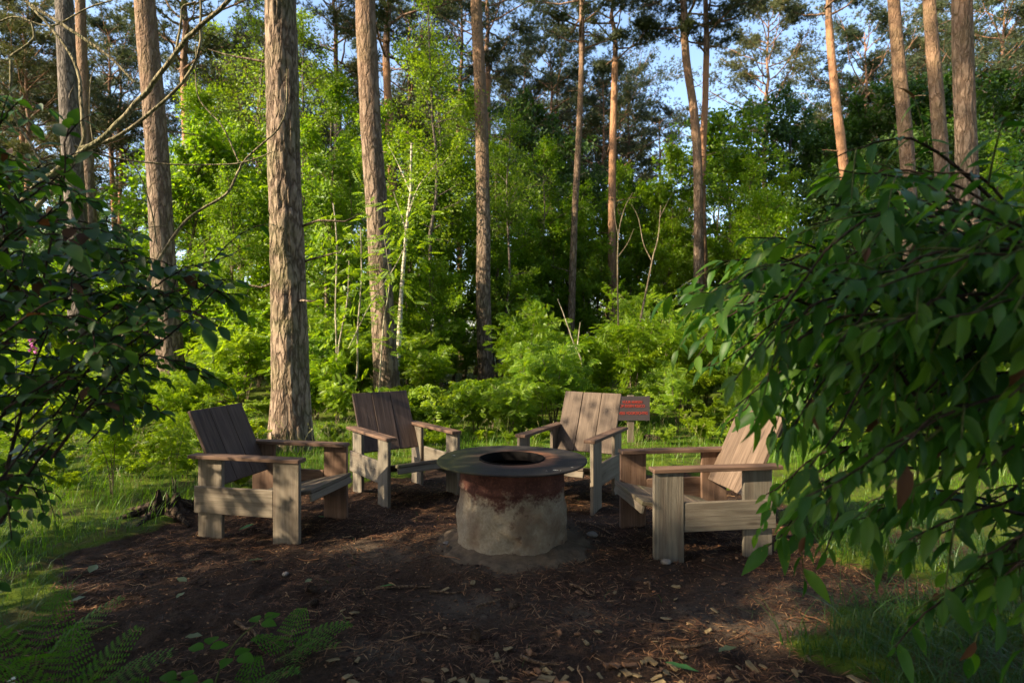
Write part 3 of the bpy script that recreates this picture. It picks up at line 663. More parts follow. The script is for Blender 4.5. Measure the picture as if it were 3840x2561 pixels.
ptree(2130, 200, 23, BROAD[3], 'dark tree right behind the middle stout pine')
ptree(2290, 190, 20, BROAD[2], 'dark tree at the right edge behind the stoutest right pine')
ptree(1890, 430, 19, BROAD[3], 'dark bush at the foot of the leaning orange pine')
ptree(80, 480, 22, BROAD[3], 'dark tree behind the left shrub at the picture edge')
ptree(290, 560, 20, BROAD[3], 'dark bush behind the sunlit left pine')
ptree(270, 640, 19.5, BROAD[1], 'green bush between the pale pine and the sunlit left pine')
ptree(95, 640, 16, BROAD[0], 'green bush under the grey pine trunk')
ptree(-60, 430, 17, BROAD[0], 'green tree cut by the left picture edge')
ptree(2400, 380, 15, BROAD[1], 'green tree cut by the right picture edge')
ptree(1060, 520, 19, BROAD[1], 'sunny bush right behind the foot of the lone straight trunk')
ptree(1140, 560, 20, BROAD[1], 'green bush between the lone trunk and the thin leaning pine')
ptree(940, 560, 16, BROAD[1], 'sunny bush behind the slim white birch')
TALL = [gen_tree('ash', 9.5, 1.4, 2.3, 58, M['broad'], M['stem'], 0.10, 40, 0.08, 25), gen_tree('ash', 8.5, 1.0, 2.1, 50, M['broad'], M['stem'], 0.10, 40, 0.07, 26), gen_tree('dark_ash', 9.0, 1.2, 2.4, 52, M['darkleaf'], M['bark_grey'], 0.12, 40, 0.08, 27)]
LMK = [(-0.85, 'left picture edge'), (-0.715, 'grey pine'), (-0.57, 'sunlit left pine'), (-0.45, 'leftmost chair'), (-0.37, 'thickest pine'), (-0.29, 'pale rowan stems'), (-0.21, 'back left chair'), (-0.04, 'lone straight pine'), (0.1, 'thin leaning pine'), (0.165, 'sunlit forked pine'), (0.21, 'sign'), (0.31, 'bent pine'), (0.42, 'rightmost chair'), (0.56, 'leaning orange pine'), (0.67, 'three stout pines'), (0.85, 'right picture edge')]
for a_, t_, Y_, v_ in [(400, 420, 15, 1), (490, 200, 20, 0), (525, 400, 14, 1), (625, 330, 18, 1), (690, 290, 16, 0), (800, 400, 14, 1), (785, 180, 21, 0), (862, 250, 17, 1), (950, 300, 19, 0), (1040, 330, 19.5, 1), (1090, 190, 23, 0), (1150, 330, 19.5, 0), (1235, 330, 21.5, 0), (1330, 430, 23, 1), (1345, 400, 28, 2), (1425, 380, 24, 1), (1470, 420, 27, 2), (1545, 340, 24, 0), (1640, 320, 23.5, 1), (1730, 370, 20, 1), (1830, 390, 20, 0), (1900, 320, 24, 2), (1975, 400, 21, 1), (2050, 320, 21, 2), (2180, 300, 18, 2), (2300, 330, 17, 1), (330, 470, 21, 2), (30, 380, 25, 2), (170, 430, 24, 2)]:
    x_ = (a_ - 1175.5) / 1380 * Y_; lm = min(LMK, key=lambda q: abs(q[0] - x_ / Y_))[1]; base = ('dark' if v_ == 2 else 'sunny') + f' green tree filling the wood behind the {lm}'; c = USED[base] = USED.get(base, 0) + 1
    ptree(a_, t_, Y_, TALL[v_], base + (f', {ORD[c-1]}there' if c > 1 else ''))
for a_, t_, Y_, v_ in [(1185, 560, 21.5, 0), (1262, 540, 21, 1), (1345, 560, 21.5, 0), (1440, 540, 23, 1), (1525, 560, 22, 0), (990, 600, 15, 1), (1200, 620, 18.5, 1), (1660, 560, 22.5, 1), (1760, 580, 16, 0)]:
    x_ = (a_ - 1175.5) / 1380 * Y_; lm = min(LMK, key=lambda q: abs(q[0] - x_ / Y_))[1]; base = f'low sunny leafy tree behind the {lm}'; c = USED[base] = USED.get(base, 0) + 1
    ptree(a_, t_, Y_, BROAD[v_], base + (f', {ORD[c-1]}there' if c > 1 else ''))
BACK = [(-33, 38, 2), (-26, 33, 3), (-21, 36, 2), (-17, 31, 3), (-12.5, 34, 2), (-9, 29, 3), (-6, 33, 2), (-3, 29, 3), (0, 32, 2), (2.6, 28, 3), (5, 33, 2), (7.5, 29, 3), (10.5, 33, 2), (13.5, 30, 3), (17, 33, 2), (20, 29, 3), (24, 33, 2), (28, 37, 3), (33, 40, 2), (-29, 45, 2), (-14, 44, 3), (-2, 44, 2), (9, 45, 3), (19, 46, 2), (30, 52, 3), (-40, 50, 3), (40, 48, 2)]
for i, (x, y, v) in enumerate(BACK):
    s = U(0.62, 0.9) * (0.8 if x < -8 else 1.0); key = ('far dark bush', SIDE(x / y)); c = ROWS[key] = ROWS.get(key, 0) + 1
    btree(x, y, BROAD[v], s, f'far dark bushy tree closing the {key[1]} of the wood' + (f', {ORD[c-1]}of its row' if c > 1 else ''), group='dark trees closing the wood')
BROAD.append(gen_tree('gappy', 5.2, 0.7, 1.9, 24, M['broad'], M['stem'], 0.12, 10, 0.06, 36, 1.6))  # crown kept gappy so the unseen trees throw dappled light
SHADE_CANOPY = gen_tree('shade_canopy', 11.0, 4.6, 4.2, 60, M['darkleaf'], M['bark_grey'], 0.17, 34, 0.16, 35)  # unseen trees added over the viewer to keep sky light off the foreground
for x, y, s in [(-4.6, -3.0, 1.0), (2.8, -1.2, 1.0), (0.2, -3.6, 1.1), (5.4, 1.6, 0.95), (-7.5, -4.0, 1.05)]:
    btree(x, y, SHADE_CANOPY, s, 'tall unseen tree added over the viewer to shade the foreground', 'unseen shade trees round the viewer')
btree(-8.4, 2.7, BIRCH[1], 0.70, 'airy unseen tree added left of the picture for dappled light')  # unseen birch added to break the sun into dapples on the chairs
btree(-3.7, 1.7, BROAD[4], 0.50, 'small bushy unseen tree added left of the viewer for shade')  # unseen, added to block light from the bottom left corner
# unseen trees added beside and behind the viewer so their crowns shade the clearing
for i, (x, y, v, s) in enumerate([(-8.8, 1.0, 4, 1.0), (-5.0, 1.9, 4, 0.85), (-5.2, 0.4, 4, 0.9), (-5.9, 2.4, 4, 0.92), (-3.3, 0.0, 4, 0.7), (-6.6, -1.2, 4, 0.9), (-4.6, -1.8, 1, 1.0), (-8.5, -0.6, 2, 0.85), (-8.2, -3.2, 0, 1.0), (-11, -2.2, 2, 0.95), (-3.2, -3.4, 3, 0.9), (-6.0, -4.6, 2, 1.0), (-14.5, -3.5, 2, 1.1), (3.6, -1.2, 1, 0.9), (4.6, 1.2, 0, 0.9), (0.5, -4.0, 2, 0.9), (5.6, 3.6, 3, 0.8)]):
    btree(x, y, BROAD[v], s, 'unseen bushy tree added beside or behind the viewer for shade', 'unseen shade trees round the viewer')

PIN = pinnate(0.21, 6, 0.064, 0.025)
ROW = [gen_shrub('rowan', h, r_, ns, M['rowan'], M['stem'], PIN, nl, 1.0, 40 + i, 1.0) for i, (h, r_, ns, nl) in enumerate([(2.4, 0.9, 7, 30), (1.7, 0.8, 7, 26), (3.2, 1.1, 7, 36), (1.2, 0.7, 7, 22), (1.8, 0.35, 3, 16)])]
BRA = [gen_shrub('bramble', h, r_, ns, M['herb'], M['greenstem'], trifoliate(0.075), nl, 1.0, 60 + i, 1.2, 0.6) for i, (h, r_, ns, nl) in enumerate([(0.9, 0.9, 9, 52), (0.6, 0.7, 9, 44), (1.3, 1.0, 10, 60)])]
HAZ = [gen_shrub('hazel', h, r_, ns, M['broad'], M['stem'], small_leaf(0.085, 0.06), nl, 1.0, 70 + i, 1.0) for i, (h, r_, ns, nl) in enumerate([(2.2, 1.0, 8, 100), (3.0, 1.2, 8, 130)])]
THIN = gen_shrub('hazel_thin', 2.2, 0.9, 6, M['broad'], M['stem'], small_leaf(0.10, 0.07), 22, 1.0, 75, 1.0)
KIND = {'rowan': ('rowan_shrub', ROW, 'feathery rowan shrub'), 'bramble': ('bramble_bush', BRA, 'low bramble bush'), 'hazel': ('leafy_shrub', HAZ, 'oval leaved shrub')}
LMK = [(-0.85, 'left picture edge'), (-0.715, 'grey pine'), (-0.57, 'sunlit left pine'), (-0.45, 'leftmost chair'), (-0.37, 'thickest pine'), (-0.29, 'pale rowan stems'), (-0.21, 'back left chair'), (-0.04, 'lone straight pine'), (0.1, 'thin leaning pine'), (0.165, 'sunlit forked pine'), (0.21, 'sign'), (0.31, 'bent pine'), (0.42, 'rightmost chair'), (0.56, 'leaning orange pine'), (0.67, 'three stout pines'), (0.85, 'right picture edge')]
SIZE = lambda h: 'knee high' if h < 0.8 else 'waist high' if h < 1.4 else 'head high' if h < 2.2 else 'tall'
def shrub(kind, v, x, y, s):
    nm, var, look = KIND[kind]; mdl = var[v % len(var)]
    e = empty(nm, (x, y, gzf(x, y) - 0.02), U(0, 6.28), s); link('stem', mdl[0], e); link('foliage', mdl[1], e)
    lm = min(LMK, key=lambda q: abs(q[0] - x / y))[1]; rel = 'in front of' if y < 10.5 else 'beyond' if y < 15 else 'far beyond'
    if lm in ('sign', 'leftmost chair', 'rightmost chair', 'back left chair'): rel = 'behind' if y < 11 else 'far behind'
    if 'edge' in lm: rel = 'near' if y < 12 else 'far back near'
    base = f'{SIZE(mdl[2] * s)} {look} {rel} the {lm}'; c = USED[base] = USED.get(base, 0) + 1
    tag(e, base + (f', {ORD[min(c, 24)-1]}there' if c > 1 else ''), 'shrub', f'undergrowth of the kind {look}')
prng = np.random.default_rng(77); placed = []
# stems that stay visible low down: (from px, to px, distance, lowest visible row)
KEEP = [(340, 425, 12, 850), (835, 928, 11.5, 900), (1080, 1135, 17, 880), (1290, 1335, 20, 770), (1388, 1424, 22, 650), (1585, 1632, 21, 670), (900, 950, 13.5, 800), (140, 235, 14, 800), (1930, 1965, 20, 560)]
def room(x, y, rad):
    h = 9.0; a = 1175.5 + (x - rad) / y * 1380; b = 1175.5 + (x + rad) / y * 1380
    for p0, p1, Yt, yv in KEEP:
        if y < Yt + 0.6 and b > p0 and a < p1: h = min(h, CH - (yv - 778.5) / 1380 * y)
    return h
def plant(n, y0, y1, bend, gap, pick):
    tries = 0; c = 0
    while c < n and tries < 6000:
        tries += 1; y = prng.uniform(y0, y1); x = prng.uniform(-0.95, 0.95) * y
        y += bend * (0.5 + 0.5 * math.sin(x * 0.9 + 1.0)) * (abs(x) < 7)
        if any((x - a) ** 2 + (y - b) ** 2 < gap * gap for a, b in placed): continue
        if abs(x / y + 0.37) < 0.06 and y < 9.0: continue
        if abs(x / y - 0.2) < 0.055 and y < 8.3: continue
        kind, v, hmin, hmax = pick(); mdl = KIND[kind][1][v % len(KIND[kind][1])]; h = prng.uniform(hmin, hmax); s_ = h / mdl[2]
        rm = room(x, y, 0.55 * s_ * mdl[2] ** 0.5)
        if rm < h:
            if rm < 0.22: continue
            h = rm; s_ = max(h / mdl[2], 0.35)
            if s_ * mdl[2] > rm * 1.15: kind, v = 'bramble', 1; mdl = BRA[1]; s_ = h / mdl[2]
        placed.append((x, y)); c += 1; shrub(kind, v, x, y, s_)
pi = lambda k: int(prng.integers(0, k))
for x_, y_, s_ in ((-4.3, 3.3, 0.95), (-5.3, 2.6, 1.1)):  # unseen sparse shrubs added to dapple the leftmost chair
    e_ = empty('leafy_shrub', (x_, y_, 0.0), 1.0, s_); link('stem', THIN[0], e_); link('foliage', THIN[1], e_); tag(e_, 'unseen leafy shrub added left of the picture to dapple the light', 'shrub', 'unseen dapple shrubs')
for a_, Y_, k_, v_, h_ in ((1212, 11.4, 'rowan', 0, 1.9), (1250, 13.0, 'rowan', 0, 2.2), (1232, 10.4, 'rowan', 1, 1.3), (1360, 12.5, 'rowan', 3, 1.2), (1455, 11.0, 'rowan', 1, 1.7), (1500, 12.4, 'rowan', 0, 2.3), (1555, 11.6, 'rowan', 3, 1.5), (1665, 12.5, 'rowan', 0, 2.3), (1720, 11.0, 'rowan', 1, 1.7), (1790, 13.0, 'rowan', 2, 2.8), (740, 12.0, 'rowan', 0, 2.4), (560, 12.2, 'hazel', 0, 2.3), (500, 11.0, 'rowan', 1, 1.6), (960, 14.5, 'rowan', 0, 2.0), (1010, 15.5, 'hazel', 0, 2.4)):
    shrub(k_, v_, (a_ - 1175.5) / 1380 * Y_, Y_, h_ / KIND[k_][1][v_][2]); placed.append(((a_ - 1175.5) / 1380 * Y_, Y_))
plant(85, 7.9, 10.2, 0.5, 0.40, lambda: ('bramble', pi(3), 0.32, 0.62) if prng.uniform() < 0.72 else ('rowan', (3, 4)[pi(2)], 0.6, 1.3))
plant(60, 10.2, 13.0, 0.3, 0.62, lambda: [('rowan', 3, 0.9, 1.6), ('rowan', 1, 1.0, 1.9), ('bramble', 2, 0.8, 1.3), ('hazel', 0, 1.2, 1.9)][pi(4)])
plant(62, 13.0, 19.0, 0.0, 0.95, lambda: [('rowan', 0, 1.8, 2.8), ('rowan', 2, 2.2, 3.4), ('hazel', pi(2), 2.0, 3.4)][pi(3)])
plant(46, 6.9, 8.4, 0.4, 0.36, lambda: ('bramble', pi(3), 0.14, 0.36))
tr_ = 0; n_ = 0
while n_ < 34 and tr_ < 900:
    tr_ += 1; y_ = prng.uniform(5.2, 8.4); x_ = -prng.uniform(0.44, 0.9) * y_
    if soil_mask(x_, y_) > 0.05 or any((x_ - a) ** 2 + (y_ - b) ** 2 < 0.16 for a, b in placed): continue
    placed.append((x_, y_)); n_ += 1
    if prng.uniform() < 0.7: shrub('bramble', pi(3), x_, y_, prng.uniform(0.22, 0.5))
    else: shrub('rowan', 4, x_, y_, prng.uniform(0.25, 0.5))
plant(26, 8.6, 13.0, 0.0, 0.35, lambda: ('rowan', 4, 1.0, 2.1))
plant(46, 18.0, 26.0, 0.0, 1.3, lambda: [('hazel', 1, 2.6, 4.2), ('rowan', 2, 2.4, 3.8)][pi(2)])
# tall rowan in front of the second pine, with pale smooth stems
def stem_thing(name, label, cat, polys, mat, foliage=None, part='stem', group=None):
    """polys: list of (points (x,y,Y) in view px, base radius, tip radius)"""
    pts0 = px(*polys[0][0][0]); b = np.array([pts0[0], pts0[1], gzf(pts0[0], pts0[1]) - 0.03]); e = empty(name, tuple(b))
    ends = []
    for P, ra, rb in polys:
        Q = smooth_path([px(*p) for p in P], 5 * len(P)) - b
        Q = Q + np.cumsum(rng.normal(0, 0.15 * ra, Q.shape), 0) * np.linspace(0, 1, len(Q))[:, None]
        kk = 0.72 if name == 'dead_tree' else 1.0; mb = MB(); mb.tube(Q, np.linspace(ra, rb, len(Q)) * kk, 7); link(part, mb.mesh(part, mat), e); ends.append(Q)
    if foliage:
        tmpl, mat2, n, size, lo = foliage; mb = MB()
        for Q in ends:
            w = rng.uniform(lo, 1.0, n) * (len(Q) - 1); k = np.clip(w.astype(int), 0, len(Q) - 2); c = Q[k] + (Q[k + 1] - Q[k]) * (w - k)[:, None]
            off = rng.normal(0, 0.26, (n, 3)); dd = off * 2 + rdir(n) * 0.4; dd[:, 2] *= 0.5
            leaves_at(mb, *tmpl, c + off * 0.9, dd, size * rng.uniform(0.7, 1.2, n), 1.0)
        link('foliage', mb.mesh('foliage', mat2, False), e)
    return tag(e, label, cat, group)
stem_thing('rowan_tree', 'young rowan with several pale stems before the second stout pine', 'tree',
    [([(772, 965, 10.2), (768, 900, 10.2), (772, 820, 10.2), (768, 700, 10.2), (770, 560, 10.2), (762, 470, 10.2)], 0.020, 0.010),
     ([(775, 965, 10.2), (782, 880, 10.2), (778, 800, 10.1), (796, 700, 10.0), (800, 600, 10.0)], 0.022, 0.008),
     ([(792, 965, 10.1), (796, 890, 10.1), (820, 862, 10.1), (823, 760, 10.1), (832, 640, 10.1), (830, 520, 10.1)], 0.022, 0.010),
     ([(868, 960, 10.6), (872, 860, 10.6), (880, 740, 10.6), (893, 640, 10.6), (880, 540, 10.5)], 0.018, 0.007),
     ([(800, 800, 10.1), (850, 700, 10.0), (930, 560, 9.9), (905, 440, 9.9)], 0.012, 0.006)], M['palestem'], (PIN, M['rowan'], 62, 1.05, 0.35))
stem_thing('birch_tree', 'slim white birch stem leaning right of the second stout pine', 'tree',
    [([(911, 880, 13.5), (916, 760, 13.5), (920, 690, 13.5), (927, 600, 13.5), (936, 500, 13.5), (944, 430, 13.5), (947, 330, 13.6)], 0.062, 0.022), ([(936, 500, 13.5), (960, 430, 13.3), (1000, 380, 13.1)], 0.02, 0.008), ([(942, 440, 13.5), (915, 380, 13.6), (890, 330, 13.7)], 0.018, 0.007)], M['birch'], (small_leaf(0.06, 0.04), M['birchleaf'], 420, 1.1, 0.45), 'trunk')
stem_thing('dead_shrub', 'bare pale forked dead stems between the sunlit pine and the bent pine', 'dead shrub',
    [([(1465, 760, 11.5), (1490, 640, 11.5), (1500, 590, 11.5), (1513, 540, 11.5), (1518, 470, 11.5)], 0.022, 0.007), ([(1497, 600, 11.5), (1478, 560, 11.5), (1466, 500, 11.6), (1450, 468, 11.6)], 0.012, 0.004),
     ([(1420, 780, 12), (1418, 620, 12), (1420, 540, 12), (1432, 480, 12), (1452, 440, 12)], 0.018, 0.005), ([(1419, 590, 12), (1440, 560, 12), (1455, 525, 12)], 0.009, 0.004), ([(1420, 545, 12), (1412, 500, 12), (1410, 455, 12)], 0.010, 0.004), ([(1515, 500, 11.5), (1530, 470, 11.5), (1548, 440, 11.5)], 0.007, 0.003)], M['stem'], None, 'branch')
stem_thing('dead_sapling', 'crooked bare sapling leaning against the undergrowth above the sign', 'dead shrub',
    [([(1345, 900, 10.5), (1335, 830, 10.5), (1318, 790, 10.5), (1300, 740, 10.5), (1282, 690, 10.5)], 0.016, 0.006), ([(1325, 800, 10.5), (1331, 740, 10.5)], 0.012, 0.006)], M['palestem'], None, 'branch')
# bare dead limbs, upper left
DL = 4.6
def dl(*p): return [(a, b, DL + c) for a, b, c in p]
stem_thing('dead_tree', 'bare mossy dead limbs crossing in the upper left corner', 'dead tree',
    [(dl((-60, 900, 0), (-40, 640, 0), (0, 540, 0), (70, 440, 0), (130, 395, 0), (200, 350, 0), (260, 300, 0), (330, 220, 0), (400, 130, -.1), (440, 80, -.2), (560, -30, -.3)), 0.040, 0.020),
     (dl((-50, 700, 0.1), (10, 560, 0.1), (60, 500, 0.1), (130, 420, 0.1), (185, 330, 0.1), (186, 250, 0.1), (160, 130, 0.15), (60, 10, 0.2)), 0.034, 0.014),
     (dl((185, 340, 0.1), (260, 320, 0.1), (340, 270, 0.1), (430, 190, 0.05), (470, 110, 0.0), (480, 0, 0.0)), 0.022, 0.012),
     (dl((310, 190, 0), (250, 130, 0), (160, 70, 0), (60, 10, 0)), 0.013, 0.020), (dl((400, 140, 0), (415, 60, 0), (420, 15, 0), (450, 0, 0)), 0.014, 0.010),
     (dl((270, 800, 0.6), (330, 680, 0.6), (345, 640, 0.6), (390, 560, 0.6), (440, 500, 0.6), (520, 450, 0.6), (548, 400, 0.6), (565, 370, 0.6), (640, 300, 0.6), (655, 250, 0.6), (652, 170, 0.6)), 0.024, 0.007),
     (dl((170, 335, 0.2), (250, 360, 0.3), (350, 375, 0.4), (470, 378, 0.5), (560, 372, 0.5), (630, 345, 0.5)), 0.012, 0.006),
     (dl((548, 372, 0.6), (510, 290, 0.6), (455, 220, 0.6), (450, 100, 0.6)), 0.010, 0.005), (dl((200, 560, 0.3), (260, 535, 0.4), (320, 525, 0.4), (385, 518, 0.5)), 0.007, 0.004),
     (dl((25, 140, 0.2), (30, 260, 0.2), (80, 350, 0.2), (100, 400, 0.2)), 0.016, 0.010), (dl((25, 130, .2), (75, 90, .2), (72, 50, .2)), 0.015, 0.012), (dl((0, 50, .3), (40, 40, .3), (120, 60, .3), (200, 20, .3), (260, 0, .3)), 0.010, 0.008),
     (dl((360, 560, .5), (345, 470, .5), (310, 380, .5), (240, 310, .4)), 0.008, 0.005), (dl((215, 340, .1), (205, 250, .1), (215, 160, .1), (265, 150, .1)), 0.006, 0.003)], M['deadwood'], None, 'branch')
# foxgloves
for i, (a, b, Y) in enumerate([(330, 705, 8.6), (35, 668, 6.5), (76, 765, 6.5), (640, 0, 0)][:3]):
    p = px(a, b, Y); g = gzf(p[0], p[1]); e = empty('foxglove', (p[0], p[1], g)); mb = MB(); H = p[2] - g + 0.12
    mb.tube(np.array([[0, 0, 0], [0.01, 0, H * 0.5], [0, 0.01, H]]), [0.008, 0.006, 0.003], 5); link('stem', mb.mesh('stem', M['greenstem']), e)
    fb = MB()
    for k in range(14):
        z = H - 0.02 - k * 0.022; az = k * 2.4; d = np.array([math.cos(az) * 0.8, math.sin(az) * 0.8, -0.55]); fb.tube(np.array([0, 0, z]) + d * np.array([[0.005], [0.02], [0.045], [0.05]]), [0.004, 0.011, 0.013, 0.018], 6, cap=False)
    link('flower', fb.mesh('flower', M['pink']), e)
    lb = MB(); leaves_at(lb, *leaf_grid(0.2, 0.07, 5), np.zeros((9, 3)) + rng.uniform(0, 0.25, (9, 1)) * np.array([0, 0, 1.0]), np.stack([np.cos(np.arange(9) * 2.4), np.sin(np.arange(9) * 2.4), np.full(9, 0.3)], -1), np.ones(9)); link('foliage', lb.mesh('foliage', M['herb']), e)
    tag(e, ['pink foxglove flowering by the sunlit left pine', 'upper pink foxglove among the leaves at the left edge', 'lower pink foxglove among the leaves near the left edge'][i], 'flower', 'foxgloves')

# ------------------------------------------------------------------ boards and chairs
MAT = {}
def board(name, l, w, t, mat, parent, centre, rx=None, bev=0.004, ragged=0.0):
    """a plank of its own: length along local x, width along y, thickness along z; rx = 3x3 whose columns are those axes"""
    bm = bmesh.new(); bmesh.ops.create_cube(bm, size=1.0)
    bmesh.ops.scale(bm, vec=(l, w, t), verts=bm.verts)
    bmesh.ops.bevel(bm, geom=bm.edges[:], offset=bev, segments=1, affect='EDGES', profile=0.5)
    for v in bm.verts: v.co += Vector(rng.normal(0, 0.0006, 3))
    me = bpy.data.meshes.new(name); bm.to_mesh(me); bm.free(); me.materials.append(mat)
    o = link(name, me, parent); m = Matrix.Identity(4)
    if rx is not None: m = Matrix([list(r_) for r_ in rx]).to_4x4()
    m.translation = Vector(centre); o.matrix_local = m; MAT[o.name] = m.copy()
    return o
def ax(x, y): x = np.array(x, float) / np.linalg.norm(x); y = np.array(y, float) / np.linalg.norm(y); return np.stack([x, y, np.cross(x, y)], -1)
ZX = ax((0, 0, 1), (0, 1, 0)); YZ = ax((0, 1, 0), (0, 0, 1)); YX = ax((0, 1, 0), (-1, 0, 0))
W, L, LW, HA, TA = 0.345, 0.806, 0.195, 0.583, 0.026
LT, RT = 0.030, 0.026
def chair(X, Y, th, label, backm, legm, farm=None):
    e = empty('armchair', (X, Y, 0), th - math.pi / 2)
    ground_z = [gnf(X, Y)]
    for s in (1, -1):
        lm = farm if (farm and s == farm[0]) else None; lmat = farm[1] if lm else legm
        zb = -0.03
        h = HA - TA - zb
        board('leg', h, LW, LT, lmat, e, (s * (W - LT / 2), L - LW / 2, zb + h / 2), ZX)
        board('leg', h, LW, LT, lmat, e, (s * (W - RT - 0.004 - LT / 2), LW / 2, zb + h / 2), ZX)
        board('side_rail', L - LW + 0.008, 0.185, RT, lmat, e, (s * (W - 0.004 - RT / 2), (L - LW - 0.012) / 2, 0.2735), YZ)
        board('armrest', L + 0.055, 0.098, TA, M['wood_arm'], e, (s * (W + 0.014 - 0.049), (L - 0.045) / 2, HA - TA / 2 + 0.001), YX)
    # backrest: two battens at the back and three upright planks
    top = np.array([0, -0.093, 0.884]); bot = np.array([0, 0.154, 0.362]); d = (top - bot); Lb = np.linalg.norm(d); d /= Lb
    nrm = np.array([0, d[2], -d[1]])
    bk = board('backrest', 0.54, 0.07, 0.024, M['wood_seat'], e, (bot + top) / 2 - nrm * 0.0385 + d * 0.19, ax((1, 0, 0), d))
    def sub(par, l, w, t, mat, c, rx):
        o = board('plank', l, w, t, mat, None, (0, 0, 0)); m = Matrix([list(r_) for r_ in rx]).to_4x4(); m.translation = Vector(c)
        o.parent = par; o.matrix_local = MAT[par.name].inverted() @ m; return o
    pw = 0.566 / 3
    for k in (-1, 0, 1):
        sub(bk, Lb + U(-0.004, 0.004), pw - 0.004, 0.026, backm, (bot + top) / 2 - nrm * (0.013 + U(0, 0.002)) + np.array([k * pw, 0, 0]), ax(d, (1, 0, 0)))
    # seat: sloping cross planks on a bearer
    sf = np.array([0, 0.862, 0.372]); sb = np.array([0, 0.20, 0.225]); sdv = (sb - sf); Ls = np.linalg.norm(sdv); sdv /= Ls; sn = np.array([0, -sdv[2], sdv[1]]); sn = sn if sn[2] > 0 else -sn
    st_ = board('seat', Ls * 0.94, 0.05, 0.035, M['wood_seat'], e, (sf + sb) / 2 - sn * 0.046, ax(sdv, (1, 0, 0)))
    n = 4; w = Ls / n
    for k in range(n):
        wid = 0.60 if k == 0 else 0.555
        c = sf + sdv * (k + 0.5) * w - sn * 0.013
        sub(st_, wid if c[1] > L - 0.0 else 0.562, w - 0.007, 0.026, M['wood_seat'], c, ax((1, 0, 0), sdv))
    sub(st_, 0.56, 0.050, 0.022, legm, sf + sdv * 0.020 - sn * 0.054, ax((1, 0, 0), sn))
    sub(st_, 0.56, 0.05, 0.030, M['wood_seat'], sf + sdv * (Ls * 0.86) - sn * 0.046, ax((1, 0, 0), sdv))
    return tag(e, label, 'armchair', 'wooden armchairs round the fire pit')
M['wood_dark'] = wood_mat('dark_stained_wood', (0.085, 0.054, 0.042), (0.150, 0.098, 0.075), (0.045, 0.028, 0.022))
M['wood_grey2'] = wood_mat('silvered_wood', (0.165, 0.143, 0.112), (0.25, 0.220, 0.172), (0.095, 0.072, 0.052), stain=0.35)
M['wood_tan'] = wood_mat('tan_wood', (0.15, 0.098, 0.066), (0.235, 0.162, 0.115), (0.065, 0.042, 0.030))
chair(-2.137, 4.523, -0.216, 'weathered plank armchair with dark back, leftmost, seen from its side', M['wood_dark'], M['wood_grey'], (-1, M['wood_red']))
chair(-1.216, 5.728, -0.928, 'weathered plank armchair with dark back in front of the stout pines, facing right', M['wood_dark'], M['wood_grey2'])
chair(0.725, 5.645, -2.064, 'weathered plank armchair with sun dappled back in front of the sign', M['wood_brown'], M['wood_grey'])
chair(1.633, 4.179, 3.278, 'weathered plank armchair half covered by the big shrub, rightmost, facing left', M['wood_tan'], M['wood_grey2'], (1, M['wood_red']))

# ------------------------------------------------------------------ fire pit
fpz = empty('fire_pit', (PIT[0], PIT[1], 0.0))
def lathe(prof, k=72, noise=0.0, seed=0.0):
    prof = np.array(prof, float); n = len(prof); th = np.arange(k) * 2 * math.pi / k
    TH, _ = np.meshgrid(th, prof[:, 0]); Rr = prof[:, 0][:, None] * np.ones(k); Z = prof[:, 1][:, None] * np.ones(k)
    if noise:
        nn = fbm(np.cos(TH) * 3 + seed, np.sin(TH) * 3, Z * 9, 4); Rr = Rr + noise * nn
    V = np.stack([Rr * np.cos(TH), Rr * np.sin(TH), Z], -1).reshape(-1, 3)
    i = np.arange(n - 1)[:, None] * k; j = np.arange(k)[None]; j2 = (j + 1) % k
    return V, np.stack([i + j, i + j2, i + k + j2, i + k + j], -1).reshape(-1, 4)
mb = MB(); pr = [(0.356, -0.06), (0.356, 0.10), (0.355, 0.16), (0.354, 0.22), (0.352, 0.28), (0.348, 0.34), (0.346, 0.39), (0.346, 0.415), (0.354, 0.424), (0.356, 0.434), (0.350, 0.444), (0.346, 0.455), (0.346, 0.50), (0.349, 0.545), (0.350, 0.577)]
pr2 = []
for (a0, b0), (a1, b1) in zip(pr[:-1], pr[1:]):
    m = max(1, int((b1 - b0) / 0.012))
    for q in range(m): pr2.append((a0 + (a1 - a0) * q / m, b0 + (b1 - b0) * q / m))
pr2.append(pr[-1])
V, F = lathe(pr2, 120, 0.0)
low = 1 - sstep(0.26, 0.36, V[:, 2]); nn = fbm(V[:, 0] * 14, V[:, 1] * 14, V[:, 2] * 14, 4); rad_ = np.hypot(V[:, 0], V[:, 1])
V[:, :2] *= (1 + (low * (0.010 + 0.009 * nn) + 0.002 * nn) / rad_[:, None].T[0])[:, None]
mb.add(V, F); link('drum', mb.mesh('drum', M['drum']), fpz)
mb = MB(); V, F = lathe([(0.335, 0.575), (0.335, 0.05), (0.0, 0.05)], 64); mb.add(V, F); link('drum_lining', mb.mesh('drum_lining', M['soot']), fpz)
mb = MB(); V, F = lathe([(0.217, 0.578), (0.217, 0.590), (0.220, 0.592), (0.494, 0.592), (0.500, 0.588), (0.500, 0.581), (0.497, 0.578), (0.217, 0.578)], 128)
V[:, 2] += 0.003 * np.sin(np.arctan2(V[:, 1], V[:, 0]) * 3 + 1) * (np.hypot(V[:, 0], V[:, 1]) > 0.4); mb.add(V, F)
pl = link('plate', mb.mesh('plate', M['plate'], False), fpz)
mb = MB(); V, F = lathe([(0.219, 0.588), (0.219, 0.600), (0.211, 0.600), (0.211, 0.540), (0.215, 0.540)], 96); mb.add(V, F); link('hole_rim', mb.mesh('hole_rim', M['soot'], False), pl)
